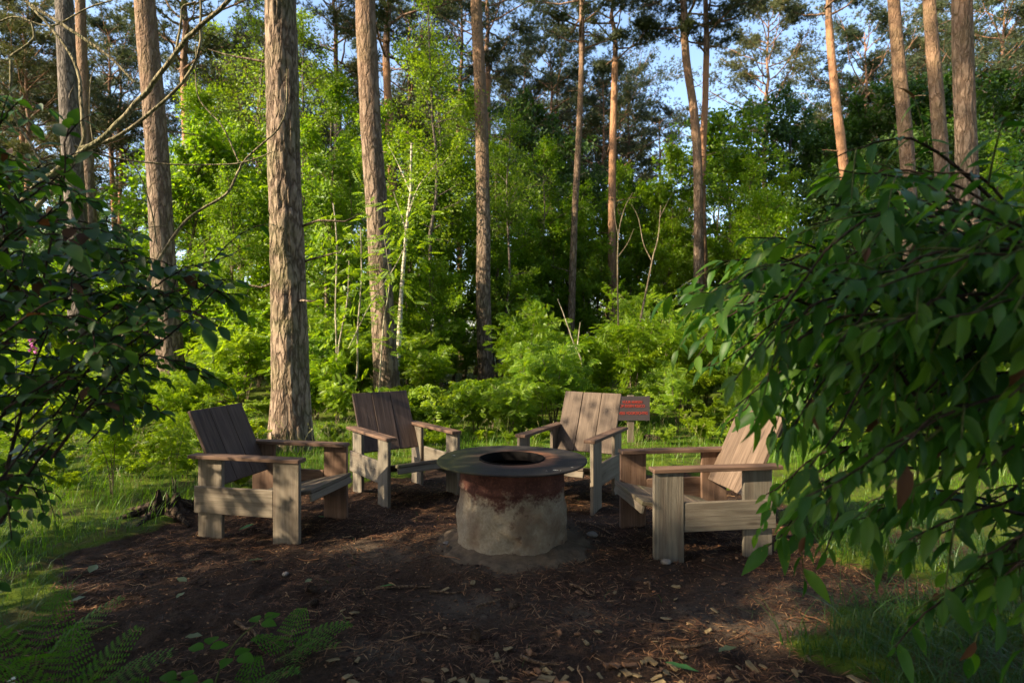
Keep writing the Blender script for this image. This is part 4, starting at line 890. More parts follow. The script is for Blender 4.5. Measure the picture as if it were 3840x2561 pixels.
# mortar skirt heaped at the foot
k = 110; prs = [(0.345, 0.040), (0.365, 0.034), (0.385, 0.026), (0.41, 0.018), (0.43, 0.012), (0.45, 0.006), (0.47, 0.0), (0.49, -0.008), (0.51, -0.02), (0.55, -0.05)]
V, F = lathe(prs, k); nn = fbm(V[:, 0] * 7, V[:, 1] * 7, o=5); rad_ = np.hypot(V[:, 0], V[:, 1]); wgt = np.exp(-((rad_ - 0.45) / 0.10) ** 2)
V[:, 2] += 0.022 * nn * wgt + 0.008 * fbm(V[:, 0] * 30, V[:, 1] * 30, o=3) * wgt; V[:, :2] *= (1 + 0.06 * fbm(V[:, 0] * 3 + 9, V[:, 1] * 3, o=2) * (rad_ > 0.4))[:, None]
V[:, 2] += 0.042
mb = MB(); mb.add(V, F); link('mortar_skirt', mb.mesh('mortar_skirt', M['mortar']), fpz)
tag(fpz, 'round fire pit, rusty drum in mortar under a wide blackened steel plate', 'fire pit')

# ------------------------------------------------------------------ sign
SY = 7.9; sg = empty('warning_sign', (1.567, SY, gzf(1.567, SY)), R(3)); gs = gzf(1.567, SY)
board('post', 0.66, 0.09, 0.03, M['wood_grey'], sg, (0, 0.03, 0.29), ax((0, 0, 1), (1, 0, 0)))
bd = board('board', 0.46, 0.318, 0.012, M['sign'], sg, (0.018, 0.005, 0.479 - gs), ax((1, 0, 0), (0, 0, 1)), 0.002)
def lettering(txt, width, cap, x, z):
    cu = bpy.data.curves.new('t', 'FONT'); cu.body = txt; cu.size = 1.0; cu.align_x = 'CENTER'; cu.offset = 0.010; cu.extrude = 0.004; cu.resolution_u = 3
    o = bpy.data.objects.new('t', cu); COL.objects.link(o); bpy.context.view_layer.update()
    me = bpy.data.meshes.new_from_object(o.evaluated_get(bpy.context.evaluated_depsgraph_get())); bpy.data.objects.remove(o)
    co = np.zeros(len(me.vertices) * 3, np.float32); me.vertices.foreach_get('co', co); co = co.reshape(-1, 3)
    mid = (co[:, 0].min() + co[:, 0].max()) / 2; co[:, 0] = (co[:, 0] - mid) * width / (co[:, 0].max() - co[:, 0].min()); co[:, 1] *= cap / co[:, 1].max(); co[:, 2] *= 0.5
    me.vertices.foreach_set('co', co.ravel()); me.materials.clear(); me.materials.append(M['letter']); me.update()
    o = link('lettering', me, bd); o.location = (x, z, 0.0075); return o
zc = 0.479
lettering('VUUR MAKEN', 0.265, 0.036, -0.005, 0.564 - zc - 0.018)
lettering('OP EIGEN RISICO', 0.335, 0.036, -0.005, 0.512 - zc - 0.018)
lettering('WEES VOORZICHTIG', 0.405, 0.036, -0.003, 0.419 - zc - 0.018)
tag(sg, 'dark sign board with red lettering on a short post behind a chair', 'sign')

# ------------------------------------------------------------------ the two big shrubs in front
def poly_in(poly, x, y):
    c = False; n = len(poly)
    for i in range(n):
        x1, y1 = poly[i]; x2, y2 = poly[i - 1]
        if (y1 > y) != (y2 > y) and x < (x2 - x1) * (y - y1) / (y2 - y1) + x1: c = not c
    return c
LEAFV = [leaf_grid(0.105, 0.036, 6, 0.35, 0.22, 0, 0.01, 0.42), leaf_grid(0.118, 0.038, 6, 0.25, 0.36, 0, 0.03, 0.40), leaf_grid(0.092, 0.036, 6, 0.5, 0.12, 0, 0.025, 0.45), leaf_grid(0.125, 0.043, 6, 0.3, 0.28, 0, 0.04, 0.42)]
LEAFL = [leaf_grid(0.085, 0.050, 6, 0.25, 0.2, 0, 0.01, 0.48), leaf_grid(0.075, 0.046, 6, 0.2, 0.30, 0, 0.02, 0.50), leaf_grid(0.09, 0.048, 6, 0.35, 0.15, 0, 0.02, 0.46)]
def big_shrub(name, label, root, tips, starts, leafset, leafm, stemm, step, droop, rb, parts=300, wither=0.0, young=0.0, side=2, lsz=1.0):
    e = empty(name, tuple(root)); root = np.array(root); LP = []; LD = []; YG = []
    for tip, st in zip(tips, starts):
        tip = np.array(tip); st = np.array(st); d = tip - st; Ln = np.linalg.norm(d)
        mid = st + d * 0.55 + np.array([0, 0, 0.16 * Ln]) + rng.normal(0, 0.05, 3) * Ln
        Q = smooth_path([st, mid, tip], 16); Q += np.cumsum(rng.normal(0, 0.006, Q.shape), 0) * np.linspace(0, 1, 16)[:, None]
        mq = MB(); mq.tube(Q - root, np.linspace(rb, 0.0022, 16), 5); link('branch', mq.mesh('branch', stemm), e)
        lines = [(Q, 0.30 if 'cherry' in name else 0.10)]
        for s in range(side):
            w = U(0.35, 0.85) * 15; k = int(w); c = Q[k] + (Q[k + 1] - Q[k]) * (w - k); t = Q[k + 1] - Q[k]; t /= np.linalg.norm(t)
            d2 = t + rdir(1)[0] * 0.8; d2 /= np.linalg.norm(d2); L2 = Ln * U(0.18, 0.36); q = np.linspace(0, 1, 8)[:, None]
            B = c + d2 * L2 * q + np.array([0, 0, -0.35]) * L2 * q ** 2; mq = MB(); mq.tube(B - root, np.linspace(0.0035, 0.0015, 8), 4); link('twig', mq.mesh('twig', M['greenstem'] if 'cherry' in name else stemm), e); lines.append((B, 0.12))
        for B, lo in lines:
            seg = np.linalg.norm(np.diff(B, axis=0), axis=1); cum = np.append(0, np.cumsum(seg)); tot = cum[-1]; sidef = 1
            for u in np.arange(lo * tot, tot, step):
                k = min(np.searchsorted(cum, u) - 1, len(B) - 2); k = max(k, 0); c = B[k] + (B[k + 1] - B[k]) * ((u - cum[k]) / seg[k]); t = (B[k + 1] - B[k]) / seg[k]
                sd = np.cross(t, (0, 0, 1)); sd /= np.linalg.norm(sd) + 1e-6; sidef = -sidef
                LP.append(c - root); LD.append(t * U(0.3, 0.8) + sd * sidef * U(0.4, 1.0) + np.array([0, 0, -droop * U(0.5, 1.5)]) + rng.normal(0, 0.15, 3)); YG.append(u > tot * 0.88)
            LP.append(B[-1] - root); LD.append((B[-1] - B[-2]) / seg[-1] + np.array([0, 0, -droop * 0.5])); YG.append(True)
    LP = np.array(LP); LD = np.array(LD); YG = np.array(YG); n = len(LP)
    N = rdir(n) * 0.55 + np.array([0, -0.25, 0.9]); A = frames(LD, N); sz = np.clip(rng.normal(0.9, 0.24, n), 0.35, 1.4) * lsz
    wp = LP + root; inview = (wp[:, 1] > 0.5) & (np.abs(wp[:, 0] / wp[:, 1]) < 0.87); sc_ = np.where(inview, sz / np.maximum(wp[:, 1], 0.3), 0)
    order = np.argsort(-sc_); kinds = rng.integers(0, len(leafset), n)
    mats = np.zeros(n, int); mats[(rng.random(n) < young) & (YG | (rng.random(n) < 0.35))] = 1; mats[rng.random(n) < wither] = 2
    allm = [leafm, M['cherry_young'], M['brownleaf']]
    cache = {}
    for i in order[:parts]:
        key = (kinds[i], mats[i])
        if key not in cache:
            b = MB(); b.add(*leafset[key[0]]); cache[key] = b.mesh('leaf', allm[key[1]])
        o = link('leaf', cache[key], e); m = Matrix((A[i] * sz[i]).tolist()).to_4x4(); m.translation = Vector(LP[i]); o.matrix_local = m
    fb = MB()
    for kd in range(len(leafset)):
        for mi in range(3):
            sel = [i for i in order[parts:] if kinds[i] == kd and mats[i] == mi]
            if sel: fb.inst(*leafset[kd], A[sel] * sz[sel][:, None, None], LP[sel], mi)
    f = link('foliage', fb.mesh('foliage', allm), e); f['kind'] = 'stuff'
    return tag(e, label, 'shrub'), n
RP = [(1575, 745), (1640, 600), (1680, 540), (1800, 500), (1900, 400), (1935, 345), (2050, 370), (2150, 400), (2260, 420), (2300, 330), (2345, 220), (2420, 180), (2420, 1420), (2250, 1360), (2080, 1290), (1960, 1230), (1870, 1190), (1800, 1180), (1800, 1100), (1740, 1000), (1650, 960), (1690, 860), (1600, 830)]
tips = []; starts = []
r2 = np.random.default_rng(5)
while len(tips) < 112:
    a, b = r2.uniform(1560, 2420), r2.uniform(180, 1560)
    if not poly_in(RP, a, b): continue
    f = (a - 1560) / 860; Y = r2.uniform(1.45 - 0.25 * f, 2.9 - 0.9 * f); p = px(a, b, Y)
    if a > 2250 and b < 420: Y = r2.uniform(2.6, 3.4); p = px(a, b, Y)
    tips.append(p); dx = r2.uniform(0.45, 1.1); starts.append(p + np.array([dx, r2.uniform(-0.1, 0.35), dx * (r2.uniform(-0.1, 0.5) if b > 700 else r2.uniform(-0.75, -0.25))]))
for a, b, Y in [(1580, 735, 2.3), (1600, 800, 2.2), (1660, 960, 2.2), (1640, 590, 2.4), (1610, 650, 2.4), (1700, 900, 2.1), (1765, 1180, 2.2), (1755, 1235, 2.15), (1680, 700, 2.1), (1720, 980, 2.3), (1640, 840, 2.3), (1700, 560, 2.3), (1780, 1040, 2.1), (1930, 360, 1.9), (2040, 400, 1.7), (1935, 420, 1.9), (1830, 1130, 2.2), (1900, 1260, 2.0)]:
    p = px(a, b, Y); tips.append(p); dx = r2.uniform(0.6, 0.9); starts.append(p + np.array([dx, r2.uniform(0, 0.3), dx * (r2.uniform(0.1, 0.4) if b > 700 else r2.uniform(-0.6, -0.2))]))
for a, b in [(r2.uniform(2000, 2420), r2.uniform(1330, 1560)) for _ in range(3)]:
    p = px(a, b, r2.uniform(1.75, 2.3)); tips.append(p); dx = r2.uniform(0.4, 0.8); starts.append(p + np.array([dx, r2.uniform(0, 0.3), dx * r2.uniform(0.3, 0.7)]))
_, nR = big_shrub('cherry_shrub', 'big dark glossy leaved cherry shrub filling the right foreground', (2.3, 2.2, gzf(2.3, 2.2)), tips, starts, LEAFV, M['cherry'], M['darkstem'], 0.040, 0.45, 0.007, 300, 0.010, 0.40, 2, 0.76)
LPOLY = [(-60, 210), (60, 260), (120, 300), (160, 380), (240, 430), (330, 520), (300, 560), (400, 610), (430, 640), (560, 600), (560, 690), (500, 760), (470, 850), (420, 935), (330, 950), (210, 940), (150, 1010), (170, 1120), (80, 1230), (-60, 1330)]
tips = []; starts = []
while len(tips) < 96:
    a, b = r2.uniform(-60, 560), r2.uniform(200, 1330)
    if not poly_in(LPOLY, a, b): continue
    Y = r2.uniform(1.8, 3.0); tips.append(px(a, b, Y)); ln = r2.uniform(140, 330)
    starts.append(px(a - ln, b + ln * r2.uniform(0.0, 0.9), Y + r2.uniform(-0.3, 0.3)))
for a, b, Y, sa, sb in [(570, 590, 2.4, 120, 960), (555, 690, 2.3, 250, 760), (480, 860, 2.2, 100, 900), (425, 945, 2.3, 60, 980), (440, 610, 2.4, 60, 720), (120, 260, 2.2, 100, 640), (40, 230, 2.1, 20, 600), (300, 560, 2.3, 60, 760)]:
    tips.append(px(a, b, Y)); starts.append(px(sa, sb, Y))
_, nL = big_shrub('broadleaf_shrub', 'dark shrub with oval leaves reaching in from the left edge', (-2.2, 2.2, gzf(-2.2, 2.2)), tips, starts, LEAFL, M['blackleaf'], M['darkstem'], 0.034, 0.35, 0.0042, 300, 0.03, 0.20, 2, 0.76)
# upright stems of the left shrub
sh = [o for o in COL.objects if o.name == 'broadleaf_shrub'][0]
for P, ra in [([(-230, 1560, 2.3), (-120, 1380, 2.3), (0, 1200, 2.3), (70, 1080, 2.2), (150, 980, 2.2), (185, 900, 2.2)], 0.010), ([(-60, 1300, 2.3), (0, 1130, 2.3), (40, 980, 2.3), (75, 850, 2.3), (110, 760, 2.3)], 0.009), ([(120, 1050, 2.2), (250, 880, 2.2), (400, 760, 2.2), (520, 640, 2.2)], 0.007)]:
    Q = smooth_path([px(*p) for p in P], 20) - np.array(sh.location); mb = MB(); mb.tube(Q, np.linspace(ra, ra * 0.3, 20), 6); link('branch', mb.mesh('branch', M['darkstem']), sh)

# ------------------------------------------------------------------ ferns, bramble sprig and small plants in front
def frond_mesh(L, pairs, seed, curl=0.35):
    r3 = np.random.default_rng(seed); V = []; F = []; b = MB(); n = 14; t = np.linspace(0, 1, n)
    rach = np.stack([L * t * (1 - 0.12 * t), np.zeros(n), L * (0.30 * t - curl * t ** 2)], -1); b.tube(rach, np.linspace(0.0025, 0.0008, n), 4, cap=False, mi=1)
    for i in range(pairs):
        u = 0.14 + 0.84 * i / pairs; j = u * (n - 1); k = int(j); c = rach[k] + (rach[k + 1] - rach[k]) * (j - k)
        pl_ = L * 0.30 * (1 - u) ** 0.75 * (0.55 + 1.6 * min(u, 0.28)) + 0.012
        for s in (1, -1):
            d = np.array([0.45, s, -0.10 + r3.normal(0, 0.05)]); d /= np.linalg.norm(d); p = np.cross(d, (0, 0, 1)); p /= np.linalg.norm(p); m = max(3, int(pl_ / 0.012))
            for q in range(m):
                w = (q + 0.5) / m; ll = 0.0125 * (1 - 0.6 * w) + 0.003; cc = c + d * pl_ * w + np.array([0, 0, -0.15 * pl_ * w * w])
                for s2 in (1, -1):
                    a = len(V); e2 = p * s2 + d * 0.5; h = d * 0.0048
                    V += [cc - h, cc + e2 * ll, cc + h]; F.append((a, a + 1, a + 2))
    b.add(V, F, 0); return b.mesh('frond', [M['fern'], M['greenstem']], False)
FR = [frond_mesh(0.46, 12, 1), frond_mesh(0.34, 10, 2, 0.45), frond_mesh(0.22, 8, 3, 0.5)]
def fern(x, y, spec, label):
    e = empty('fern', (x, y, gnf(x, y)))
    for k, s, az, tilt in spec:
        o = link('frond', FR[k], e, (0, 0, 0.01), (U(-0.15, 0.15), -R(tilt), R(az)), s)
    tag(e, label, 'fern', 'ferns in the foreground')
fern(-1.62, 2.18, [(0, 1.0, 20, 30), (0, 0.9, 65, 40), (0, 1.0, -30, 30), (0, 0.9, 120, 45), (0, 1.0, -70, 20), (0, 0.95, 175, 35), (0, 0.85, 230, 40), (1, 1.0, 0, 55)], 'largest fern in the bottom left corner')
fern(-1.95, 2.45, [(0, 1.0, a, 35) for a in (0, 55, 110, -50, 170, 230)], 'shaded fern at the left edge above the largest one')
fern(-0.98, 2.62, [(1, 1.0, 35, 20), (1, 0.9, -15, 25), (1, 0.9, 95, 30), (2, 1, 160, 25), (1, 0.8, -60, 20)], 'small fern beside a fallen twig on the soil')
fern(-1.02, 2.30, [(2, 1.2, -60, 25), (2, 1.1, 20, 30), (2, 1, 100, 30), (2, 1.1, 200, 20), (1, 0.7, -100, 20)], 'small fern in front of the bramble sprig')
fern(-1.35, 2.0, [(1, 1.0, -40, 30), (1, 1, 30, 35), (1, 1, 100, 30), (1, 0.9, 180, 30)], 'small fern at the bottom edge right of the largest one')
e = empty('bramble_sprig', (-1.18, 2.36, gnf(-1.18, 2.36)))
mb = MB(); Q = smooth_path([(0, 0, 0), (0.03, 0.04, 0.12), (0.09, 0.10, 0.20), (0.17, 0.17, 0.24)], 12); mb.tube(Q, np.linspace(0.004, 0.002, 12), 5); link('stem', mb.mesh('stem', M['greenstem']), e)
lfb = MB(); lfb.add(*leaf_grid(0.078, 0.056, 7, 0.22, 0.2, 0, 0.02, 0.45)); lme = lfb.mesh('leaf', M['fern'])
for c, az in (((-0.03, 0.02, 0.17), 100), ((0.07, 0.02, 0.14), -20), ((0.0, -0.08, 0.10), -110), ((0.13, 0.13, 0.22), 60), ((-0.10, -0.02, 0.07), 170)):
    for da in (-72, 0, 72):
        a2 = R(az + da); D = np.array([[math.cos(a2), math.sin(a2), 0.12]]); A = frames(D, np.array([[0, -0.3, 1.0]]))[0] * (1.0 if da == 0 else 0.88)
        o = link('leaf', lme, e); m = Matrix(A.tolist()).to_4x4(); m.translation = Vector(c) + Vector(D[0]) * (0.012 if da else 0.03); o.matrix_local = m
tag(e, 'bramble sprig with rounded three part leaves among the ferns', 'plant')
e = empty('flowering_plant', (-1.72, 2.07, gnf(-1.72, 2.07))); mb = MB(); mb.tube(np.array([[0, 0, 0], [0.01, 0, 0.1], [0.0, 0, 0.2]]), [0.003, 0.002, 0.001], 4); link('stem', mb.mesh('stem', M['greenstem']), e)
mb = MB(); leaves_at(mb, *small_leaf(0.016, 0.012), np.array([0, 0, 0.19]) + rng.normal(0, 0.014, (22, 3)), rdir(22), np.ones(22)); link('flower', mb.mesh('flower', M['white_petal'], False), e)
tag(e, 'tiny white flowered plant in the bottom left corner', 'plant')
# bay-like pale shoots in the sunny herb layer
for i, (a, b, Y) in enumerate([(1040, 930, 8.4), (1120, 915, 8.8), (1235, 900, 8.8), (1195, 905, 8.3), (1000, 940, 8.1)]):
    p = px(a, b, Y); g = gzf(p[0], p[1]); e = empty('herb_plant', (p[0], p[1], g)); H = max(p[2] - g, 0.3) + 0.1; mb = MB(); mb.tube(np.array([[0, 0, 0], [0.02, 0, H / 2], [0, 0, H]]), [0.006, 0.004, 0.002], 4); link('stem', mb.mesh('stem', M['greenstem']), e)
    mb = MB(); n = 34; leaves_at(mb, *leaf_grid(0.085, 0.04, 4), np.stack([np.zeros(n), np.zeros(n), rng.uniform(0.1, H, n)], -1), np.concatenate([rdir(n)[:, :2], np.full((n, 1), 0.25)], 1), rng.uniform(0.8, 1.3, n)); link('foliage', mb.mesh('foliage', M['herb'], False), e)
    tag(e, ['leafy herb left of the lone pine foot', 'leafy herb at the lone pine foot', 'leafy herb beside the chair in front of the sign', 'leafy herb between the two back chairs', 'leafy herb right of the back left chair'][i], 'plant', 'upright herbs in the sun')

# ------------------------------------------------------------------ grass, litter
def blades(mb, P, Hh, wd, lean, segs=3, mi=0):
    n = len(P); az = rng.uniform(0, 2 * math.pi, n); d = np.stack([np.cos(az), np.sin(az), np.zeros(n)], -1); w = np.stack([-np.sin(az + rng.normal(0, 0.5, n)), np.cos(az), np.zeros(n)], -1)
    t = np.linspace(0, 1, segs + 1); V = []
    for i, u in enumerate(t):
        c = P + d * (lean * Hh * u ** 2)[:, None] + np.array([0, 0, 1.0]) * (Hh * u * (1 - 0.35 * np.minimum(lean, 1.2) * u))[:, None]
        ww = wd * (1 - u) ** 0.7 / 2
        if i < segs: V += [c + w * ww[:, None], c - w * ww[:, None]]
        else: V += [c]
    V = np.stack(V, 1); k = V.shape[1]; off = (np.arange(n) * k)[:, None]
    Q = np.concatenate([np.array([[2 * i, 2 * i + 1, 2 * i + 3, 2 * i + 2]]) + off for i in range(segs - 1)]); T = np.array([[2 * segs - 2, 2 * segs - 1, 2 * segs]]) + off
    base = mb.n; mb.add(V.reshape(-1, 3), Q, mi); mb.T.append(T + base); mb.tm.append(np.full(len(T), mi))
gmb = MB()
def scatter(n, x0, x1, y0, y1, keep):
    P = np.stack([rng.uniform(x0, x1, n), rng.uniform(y0, y1, n)], -1); return P[keep(P[:, 0], P[:, 1])]
def to3(P): return np.column_stack([P, gzn(P[:, 0], P[:, 1]) - 0.005])
P = scatter(90000, -9, 9, 3.2, 10.5, lambda x, y: (rng.random(len(x)) > soil_mask(x, y) * 1.6 + 0.02) & (np.abs(x) < 0.95 * y) & (fbm(x * 1.1, y * 1.1, o=3) + rng.random(len(x)) * 0.7 > 0.2))
Hh = 0.025 + 0.05 * rng.random(len(P)) + 0.09 * np.maximum(fbm(P[:, 0] * 0.9 + 4, P[:, 1] * 0.9, o=2), 0); blades(gmb, to3(P), Hh, rng.uniform(0.003, 0.007, len(P)), rng.uniform(0.2, 1.0, len(P)), 2)
P = scatter(5200, -6.5, -1.8, 3.4, 8.8, lambda x, y: (soil_mask(x, y) < 0.2) & (np.abs(x) < 0.95 * y)); blades(gmb, to3(P), rng.uniform(0.12, 0.32, len(P)), rng.uniform(0.003, 0.006, len(P)), rng.uniform(0.3, 1.1, len(P)), 3)
P = scatter(2600, -1.5, 4.5, 6.2, 9.2, lambda x, y: soil_mask(x, y) < 0.2); blades(gmb, to3(P), rng.uniform(0.12, 0.30, len(P)), rng.uniform(0.003, 0.006, len(P)), rng.uniform(0.3, 1.0, len(P)), 3)
tag(link('grass', gmb.mesh('grass', M['grass'], True)), 'short sunlit grass round the clearing', 'grass', None, 'stuff')
gmb = MB()
P = scatter(11000, 0.85, 3.2, 1.4, 4.6, lambda x, y: rng.random(len(x)) > soil_mask(x, y) * 1.15 + 0.0); blades(gmb, to3(P), rng.uniform(0.08, 0.30, len(P)), rng.uniform(0.003, 0.0065, len(P)), rng.uniform(0.4, 1.7, len(P)), 4)
P = scatter(4200, -3.6, -1.5, 2.3, 4.4, lambda x, y: rng.random(len(x)) > soil_mask(x, y) * 1.1 + 0.15); blades(gmb, to3(P), rng.uniform(0.04, 0.16, len(P)), rng.uniform(0.0025, 0.005, len(P)), rng.uniform(0.4, 1.5, len(P)), 3)
P = scatter(260, -1.2, 1.2, 2.2, 5.5, lambda x, y: fbm(x * 2, y * 2, o=2) > 0.25); blades(gmb, to3(P), rng.uniform(0.03, 0.08, len(P)), rng.uniform(0.002, 0.004, len(P)), rng.uniform(0.4, 1.2, len(P)), 3)
tag(link('long_grass', gmb.mesh('long_grass', M['shadegrass'], True)), 'long shaded grass under the big shrubs in the foreground', 'grass', None, 'stuff')
gmb = MB()
for P, lo, hi in ((scatter(190, -5.5, -1.9, 4.2, 8.6, lambda x, y: soil_mask(x, y) < 0.15), 0.30, 0.55), (scatter(60, -2.3, -1.1, 7.0, 7.6, lambda x, y: x < 9), 0.3, 0.5), (scatter(70, -0.8, 3.6, 7.0, 9.0, lambda x, y: x < 9), 0.25, 0.45)):
    P3 = to3(P)
    for p in P3:
        h = U(lo, hi); az = U(0, 6.28); ln = U(0.1, 0.45); q = np.linspace(0, 1, 6); d = np.array([math.cos(az), math.sin(az), 0])
        Q = p + d * (ln * h * q ** 2.5)[:, None] + np.array([0, 0, 1.0]) * (h * (q - 0.12 * q ** 3))[:, None]; gmb.tube(Q, np.linspace(0.0014, 0.0008, 6), 3, cap=False)
        m = 12; w = rng.uniform(0.78, 1.0, m) * 5; k = np.clip(w.astype(int), 0, 4); leaves_at(gmb, *small_leaf(0.022, 0.007), Q[k] + (Q[k + 1] - Q[k]) * (w - k)[:, None], d + rdir(m) * 0.5, np.ones(m))
tag(link('seeding_grass', gmb.mesh('seeding_grass', M['straw'], False)), 'pale seeding grass stalks at the clearing edge', 'grass', None, 'stuff')
# pine needles, bark crumbs
lmb = MB(); P = scatter(85000, -2.6, 2.4, 1.9, 6.3, lambda x, y: (soil_mask(x, y) > 0.25) & (fbm(x * 2.2 + 3, y * 2.2, o=3) + rng.random(len(x)) > 0.35) & (np.hypot(x, y - PIT[1]) > 0.5) & (rng.random(len(x)) < 3.6 / y))
P3 = to3(P) + np.array([0, 0, 0.010]); n = len(P3); az = rng.uniform(0, 6.28, n); D = np.stack([np.cos(az), np.sin(az), rng.normal(0, 0.12, n)], -1)
lmb.inst(np.array([(-0.5, 0.03, 0), (0.0, 0.03, 0.03), (0.5, 0.0, 0), (0.0, -0.03, 0.03)]), np.array([(0, 3, 2, 1)]), frames(D, rdir(n) * 0.3 + np.array([0, 0, 1.0])) * rng.uniform(0.035, 0.085, n)[:, None, None], P3)
P = scatter(16000, -2.5, 2.3, 1.9, 6.2, lambda x, y: (soil_mask(x, y) > 0.4) & (np.hypot(x, y - PIT[1]) > 0.42)); P3 = to3(P) + np.array([0, 0, 0.006]); n = len(P3)
crumb = np.array([(-0.5, -0.3, 0), (0.4, -0.4, 0.05), (0.5, 0.3, 0), (-0.3, 0.4, 0.05), (0, 0, 0.28)]); cf = np.array([(0, 1, 4), (1, 2, 4), (2, 3, 4), (3, 0, 4)])
az = rng.uniform(0, 6.28, n); D = np.stack([np.cos(az), np.sin(az), rng.normal(0, 0.25, n)], -1); lmb.inst(crumb, cf, frames(D, rdir(n) * 0.4 + np.array([0, 0, 1.0])) * (rng.gamma(2.0, 0.0035, n) + 0.004)[:, None, None], P3)
for p in to3(scatter(420, -2.4, 2.2, 2.0, 6.0, lambda x, y: (soil_mask(x, y) > 0.35) & (np.hypot(x, y - PIT[1]) > 0.5))):
    L_ = U(0.04, 0.20); az = U(0, 6.28); q = np.linspace(-0.5, 0.5, 5); d = np.array([math.cos(az), math.sin(az), 0]); lmb.tube(p + np.array([0, 0, 0.014]) + d * (q * L_)[:, None] + rng.normal(0, 0.004, (5, 3)) + np.array([-d[1], d[0], 0]) * (U(-0.3, 0.3) * L_ * q ** 2)[:, None], U(0.0015, 0.0038), 4)
tag(link('needle_litter', lmb.mesh('needle_litter', M['litter'], False)), 'brown pine needles and bark crumbs strewn over the soil', 'litter', None, 'stuff')
# wood chips, most of them near the bottom edge
def chip_mesh(seed, mat):
    r3 = np.random.default_rng(seed); bm = bmesh.new(); bmesh.ops.create_cube(bm, size=1.0); l, w, t = r3.uniform(0.035, 0.065), r3.uniform(0.016, 0.03), r3.uniform(0.004, 0.009)
    bmesh.ops.scale(bm, vec=(l, w, t), verts=bm.verts); bmesh.ops.subdivide_edges(bm, edges=[e_ for e_ in bm.edges if abs((e_.verts[0].co - e_.verts[1].co).x) > 0.01], cuts=2)
    for v in bm.verts: v.co += Vector((r3.normal(0, l * 0.07), r3.normal(0, w * 0.10), r3.normal(0, 0.0012)))
    me = bpy.data.meshes.new('wood_chip'); bm.to_mesh(me); bm.free(); me.materials.append(mat); return me
CH_ = [chip_mesh(i, M['chip'] if i < 7 else M['chip_red']) for i in range(10)]
nchip = 0
while nchip < 190:
    if r2.uniform() < 0.7: x, y = r2.normal(0.35, 0.5), 2.22 + abs(r2.normal(0, 0.2))
    else: x, y = r2.uniform(-0.9, 1.2), 2.2 + r2.uniform() ** 2 * 1.2
    if y > 3.6 or soil_mask(x, y) < 0.3 or abs(x) > 1.5: continue
    k = int(r2.integers(0, 10)); o = link('wood_chip', CH_[k], None, (x, y, gnf(x, y) + 0.008), (r2.normal(0, 0.2), r2.normal(0, 0.2), r2.uniform(0, 6.28)), float(r2.uniform(0.45, 1.15)))
    tag(o, 'small pale wood chip lying on the dark soil at the bottom' if k < 7 else 'small reddish bark chip lying on the dark soil at the bottom', 'wood chip', 'pale wood chips' if k < 7 else 'reddish bark chips'); nchip += 1
# fallen twigs
def twig(pts, r0, label, name='fallen_twig'):
    W3 = [np.array([(a - 1175.5) / 1380 * (1380 * CH / (b - 778.5)), 1380 * CH / (b - 778.5)]) for a, b in pts]
    Q = smooth_path([np.array([q[0], q[1], gnf(q[0], q[1]) + r0 * 0.9 + 0.008]) for q in W3], 16); Q += np.cumsum(rng.normal(0, 0.0014, Q.shape), 0)
    mb = MB(); mb.tube(Q - Q[0], np.linspace(r0, r0 * 0.55, 16), 6); tag(link(name, mb.mesh(name, M['twig']), None, tuple(Q[0])), label, 'twig', 'fallen twigs')
twig([(862, 1360), (900, 1358), (945, 1353), (985, 1354)], 0.008, 'long reddish twig lying left in front of the fire pit')
twig([(985, 1364), (1030, 1364), (1065, 1361)], 0.006, 'short twig continuing right of the long reddish one')
twig([(1310, 1348), (1335, 1358), (1362, 1372)], 0.009, 'twig lying right in front of the fire pit')
twig([(1096, 1405), (1115, 1394), (1150, 1385)], 0.007, 'grey bent twig in the middle of the bare soil')
twig([(540, 1438), (562, 1450), (582, 1462), (590, 1478), (570, 1492)], 0.009, 'bent twig under the small fern')
twig([(1195, 1512), (1230, 1528), (1270, 1538)], 0.009, 'dark twig among the wood chips at the bottom')
twig([(1480, 1346), (1492, 1356), (1497, 1366)], 0.009, 'short thick twig in front of the rightmost chair')
twig([(1220, 1400), (1228, 1412), (1236, 1424)], 0.005, 'tiny grey twig right of the bent one')
twig([(950, 1455), (990, 1460), (1030, 1470)], 0.006, 'thin twig left of the wood chips')
twig([(1540, 1500), (1590, 1492), (1640, 1478)], 0.008, 'reddish twig right of the wood chips')
twig([(1330, 1212), (1370, 1220), (1400, 1232)], 0.007, 'twig beside the drum under the rightmost chair')
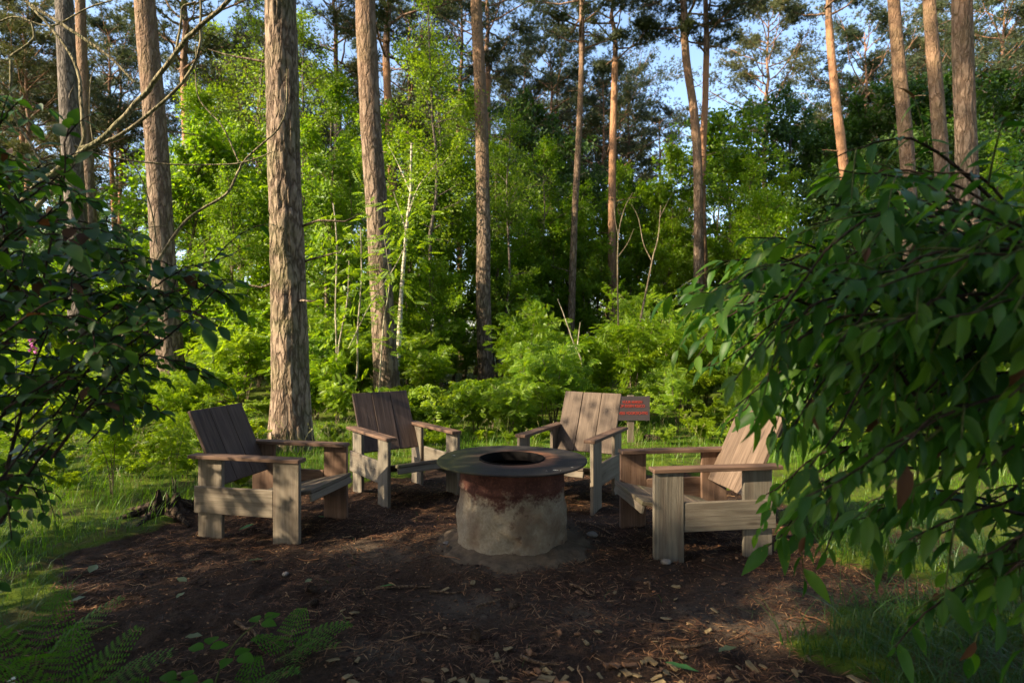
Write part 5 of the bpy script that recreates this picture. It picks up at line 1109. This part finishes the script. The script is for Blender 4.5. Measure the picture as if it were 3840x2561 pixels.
# fallen leaves
FL = []
for i, m in enumerate((M['pale_leaf'], M['green_fallen'], M['pale_leaf'])):
    b = MB(); b.add(*leaf_grid(0.075 if i != 1 else 0.09, 0.05 if i != 1 else 0.032, 6, 0.25, -0.08, 0, 0.06, 0.5)); FL.append(b.mesh('fallen_leaf', m))
for i, (a, b, k, s, az, lab) in enumerate([(570, 1300, 0, 1.1, 20, 'pale green curled leaf on the soil in front of the leftmost chair'), (548, 1222, 1, 1.2, 40, 'green fallen leaf under the leftmost chair'), (428, 1348, 0, 0.9, 160, 'pale fallen leaf on the moss left of the soil'), (205, 1322, 2, 1.1, 100, 'pale dry leaf in the shaded grass on the left'),
        (405, 1382, 2, 0.8, 80, 'pale narrow leaf above the bramble sprig'), (425, 1470, 0, 1.0, 10, 'pale round leaf between the two ferns'), (872, 1362, 1, 0.9, 10, 'green leaf beside the long reddish twig'), (1528, 1535, 1, 1.5, -20, 'large green leaf at the bottom edge'),
        (1650, 1512, 0, 1.2, 15, 'pale curled leaf at the edge of the right grass'), (700, 1352, 0, 0.6, 50, 'small pale leaf on the soil left of the fire pit'), (1300, 1268, 1, 0.5, 70, 'small green leaf right of the drum foot'), (730, 1190, 1, 0.6, 0, 'small green leaf in front of the back left chair'), (160, 1395, 2, 0.9, 40, 'pale leaf in the shaded grass above the largest fern')]):
    Yb = 1380 * CH / (b - 778.5); x = (a - 1175.5) / 1380 * Yb
    tag(link('fallen_leaf', FL[k], None, (x, Yb, gnf(x, Yb) + 0.022), (R(U(-15, 15)), R(U(-10, 12)), R(az)), s), lab, 'leaf', 'fallen leaves')
# flakes lying on the plate
for i, (a, b, s, az, lab) in enumerate([(1036, 1047, 0.45, 10, 'white flake on the left rim of the plate'), (1268, 1080, 0.55, -15, 'long white petal on the right of the plate'), (1286, 1082, 0.25, 60, 'short white petal beside the long one'), (1252, 1082, 0.22, 20, 'small white flake left of the long petal'), (1310, 1074, 0.3, 0, 'white flake near the right rim of the plate')]):
    Yb = 1380 * (CH - 0.594) / (b - 778.5); x = (a - 1175.5) / 1380 * Yb
    bq = MB(); bq.add(*leaf_grid(0.07, 0.014, 5, 0.4, -0.02)); tag(link('petal', bq.mesh('petal', M['white_petal']), None, (x, Yb, 0.597), (0, 0, R(az)), s), lab, 'petal', 'white flakes on the plate')
# pine cones
def cone_mesh():
    b = MB(); V, F = lathe([(0.0, -0.024), (0.008, -0.022), (0.014, -0.010), (0.013, 0.006), (0.008, 0.02), (0.0, 0.026)], 10); b.add(V, F)
    for i in range(48):
        z = -0.020 + 0.042 * i / 48; a_ = i * 2.399; r_ = 0.015 * math.sin(math.pi * (0.18 + 0.72 * (i / 48))); d = np.array([math.cos(a_), math.sin(a_), 0.25]); c = np.array([math.cos(a_) * r_, math.sin(a_) * r_, z]); p = np.array([-math.sin(a_), math.cos(a_), 0])
        b.add([c - p * 0.005, c + p * 0.005, c + d * 0.008 + p * 0.003, c + d * 0.008 - p * 0.003], [(0, 1, 2, 3)])
    return b.mesh('pine_cone', M['cone'], False)
CM = cone_mesh()
for i, (a, b, lab) in enumerate([(716, 1362, 'dark pine cone beside the small pale leaf'), (1190, 1462 - 100 + 0, 'dark pine cone in the middle of the soil'), (1092, 1464, 'dark pine cone left of the wood chips'), (720, 1386, 'pine cone on the soil near the left fern')]):
    if i == 1: a, b = 1180, 1395
    Yb = 1380 * CH / (b - 778.5); x = (a - 1175.5) / 1380 * Yb; tag(link('pine_cone', CM, None, (x, Yb, gnf(x, Yb) + 0.018), (R(90), 0, U(0, 6.28)), 1.2), lab, 'pine cone', 'pine cones on the soil')
# stones at the pit foot
for i, (a, b, r_, lab) in enumerate([(1025, 1262, 0.028, 'small stone left of the drum foot'), (1360, 1240, 0.035, 'grey stone right of the drum foot'), (655, 1352 - 30, 0.02, 'pebble left of the fire pit'), (1528, 1302, 0.03, 'stone beside the near leg of the rightmost chair'), (1285, 1205, 0.04, 'mortar lump against the drum')]):
    Yb = 1380 * CH / (b - 778.5); x = (a - 1175.5) / 1380 * Yb
    bm = bmesh.new(); bmesh.ops.create_icosphere(bm, subdivisions=2, radius=r_)
    for v in bm.verts: n_ = float(fbm(np.array([v.co.x / r_ + i * 3]), np.array([v.co.y / r_]), np.array([v.co.z / r_]), 2)[0]); v.co *= 1 + 0.28 * n_; v.co.z *= 0.62
    me = bpy.data.meshes.new('stone'); bm.to_mesh(me); bm.free(); me.materials.append(M['stone']); tag(link('stone', me, None, (x, Yb, gnf(x, Yb) + r_ * 0.25)), lab, 'stone', 'stones on the soil')
# rotten stump, left
sp = (-2.72, 4.72); e = empty('tree_stump', (sp[0], sp[1], gnf(*sp) - 0.02)); k = 40; th = np.arange(k) * 2 * math.pi / k
hh = 0.10 + 0.16 * np.clip(fbm(np.cos(th) * 1.6 + 2, np.sin(th) * 1.6, o=3), -0.5, 1.3); rings = []
for u in np.linspace(0, 1, 9): rings.append(np.stack([np.cos(th) * (0.125 - 0.03 * u + 0.11 * (1 - u) ** 3) * (1 + 0.10 * np.sin(th * 7 + u)), np.sin(th) * (0.125 - 0.03 * u + 0.11 * (1 - u) ** 3) * (1 + 0.10 * np.sin(th * 7 + u)), hh * u], -1))
for u in np.linspace(1, 0.15, 5): rings.append(np.stack([np.cos(th) * (0.075 * u), np.sin(th) * (0.075 * u), np.minimum(hh * 0.96, hh * u * 0.9 + 0.02)], -1))
V = np.array(rings).reshape(-1, 3); i_ = np.arange(len(rings) - 1)[:, None] * k; j = np.arange(k)[None]; j2 = (j + 1) % k; mb = MB(); mb.add(V, np.stack([i_ + j, i_ + j2, i_ + k + j2, i_ + k + j], -1).reshape(-1, 4)); link('trunk', mb.mesh('trunk', M['stump'], False), e)
mb = MB()
for q in range(7):
    a_ = q * 0.9 + 0.2; mb.tube(np.array([[math.cos(a_) * r_, math.sin(a_) * r_, z_] for r_, z_ in ((0.1, 0.07), (0.2, 0.035), (0.32, 0.01), (0.42, -0.02))]), [0.035, 0.028, 0.018, 0.01], 6)
link('root', mb.mesh('root', M['stump'], True), e); tag(e, 'jagged rotten tree stump left of the leftmost chair', 'tree stump')
# mossy log end near the sign
p = px(1500, 1015, 1380 * CH / (1018 - 778.5)); mb = MB(); Q = np.array([[0, 0, 0.0], [0.12, 0.03, 0.012], [0.26, 0.05, 0.0]]); mb.tube(smooth_path(Q, 12), 0.052 + 0.008 * np.sin(np.arange(12)), 14); tag(link('log', mb.mesh('log', M['stump']), None, (p[0] - 0.12, p[1], gnf(p[0], p[1]) + 0.03)), 'short dark rotting log lying right of the sign post', 'log')
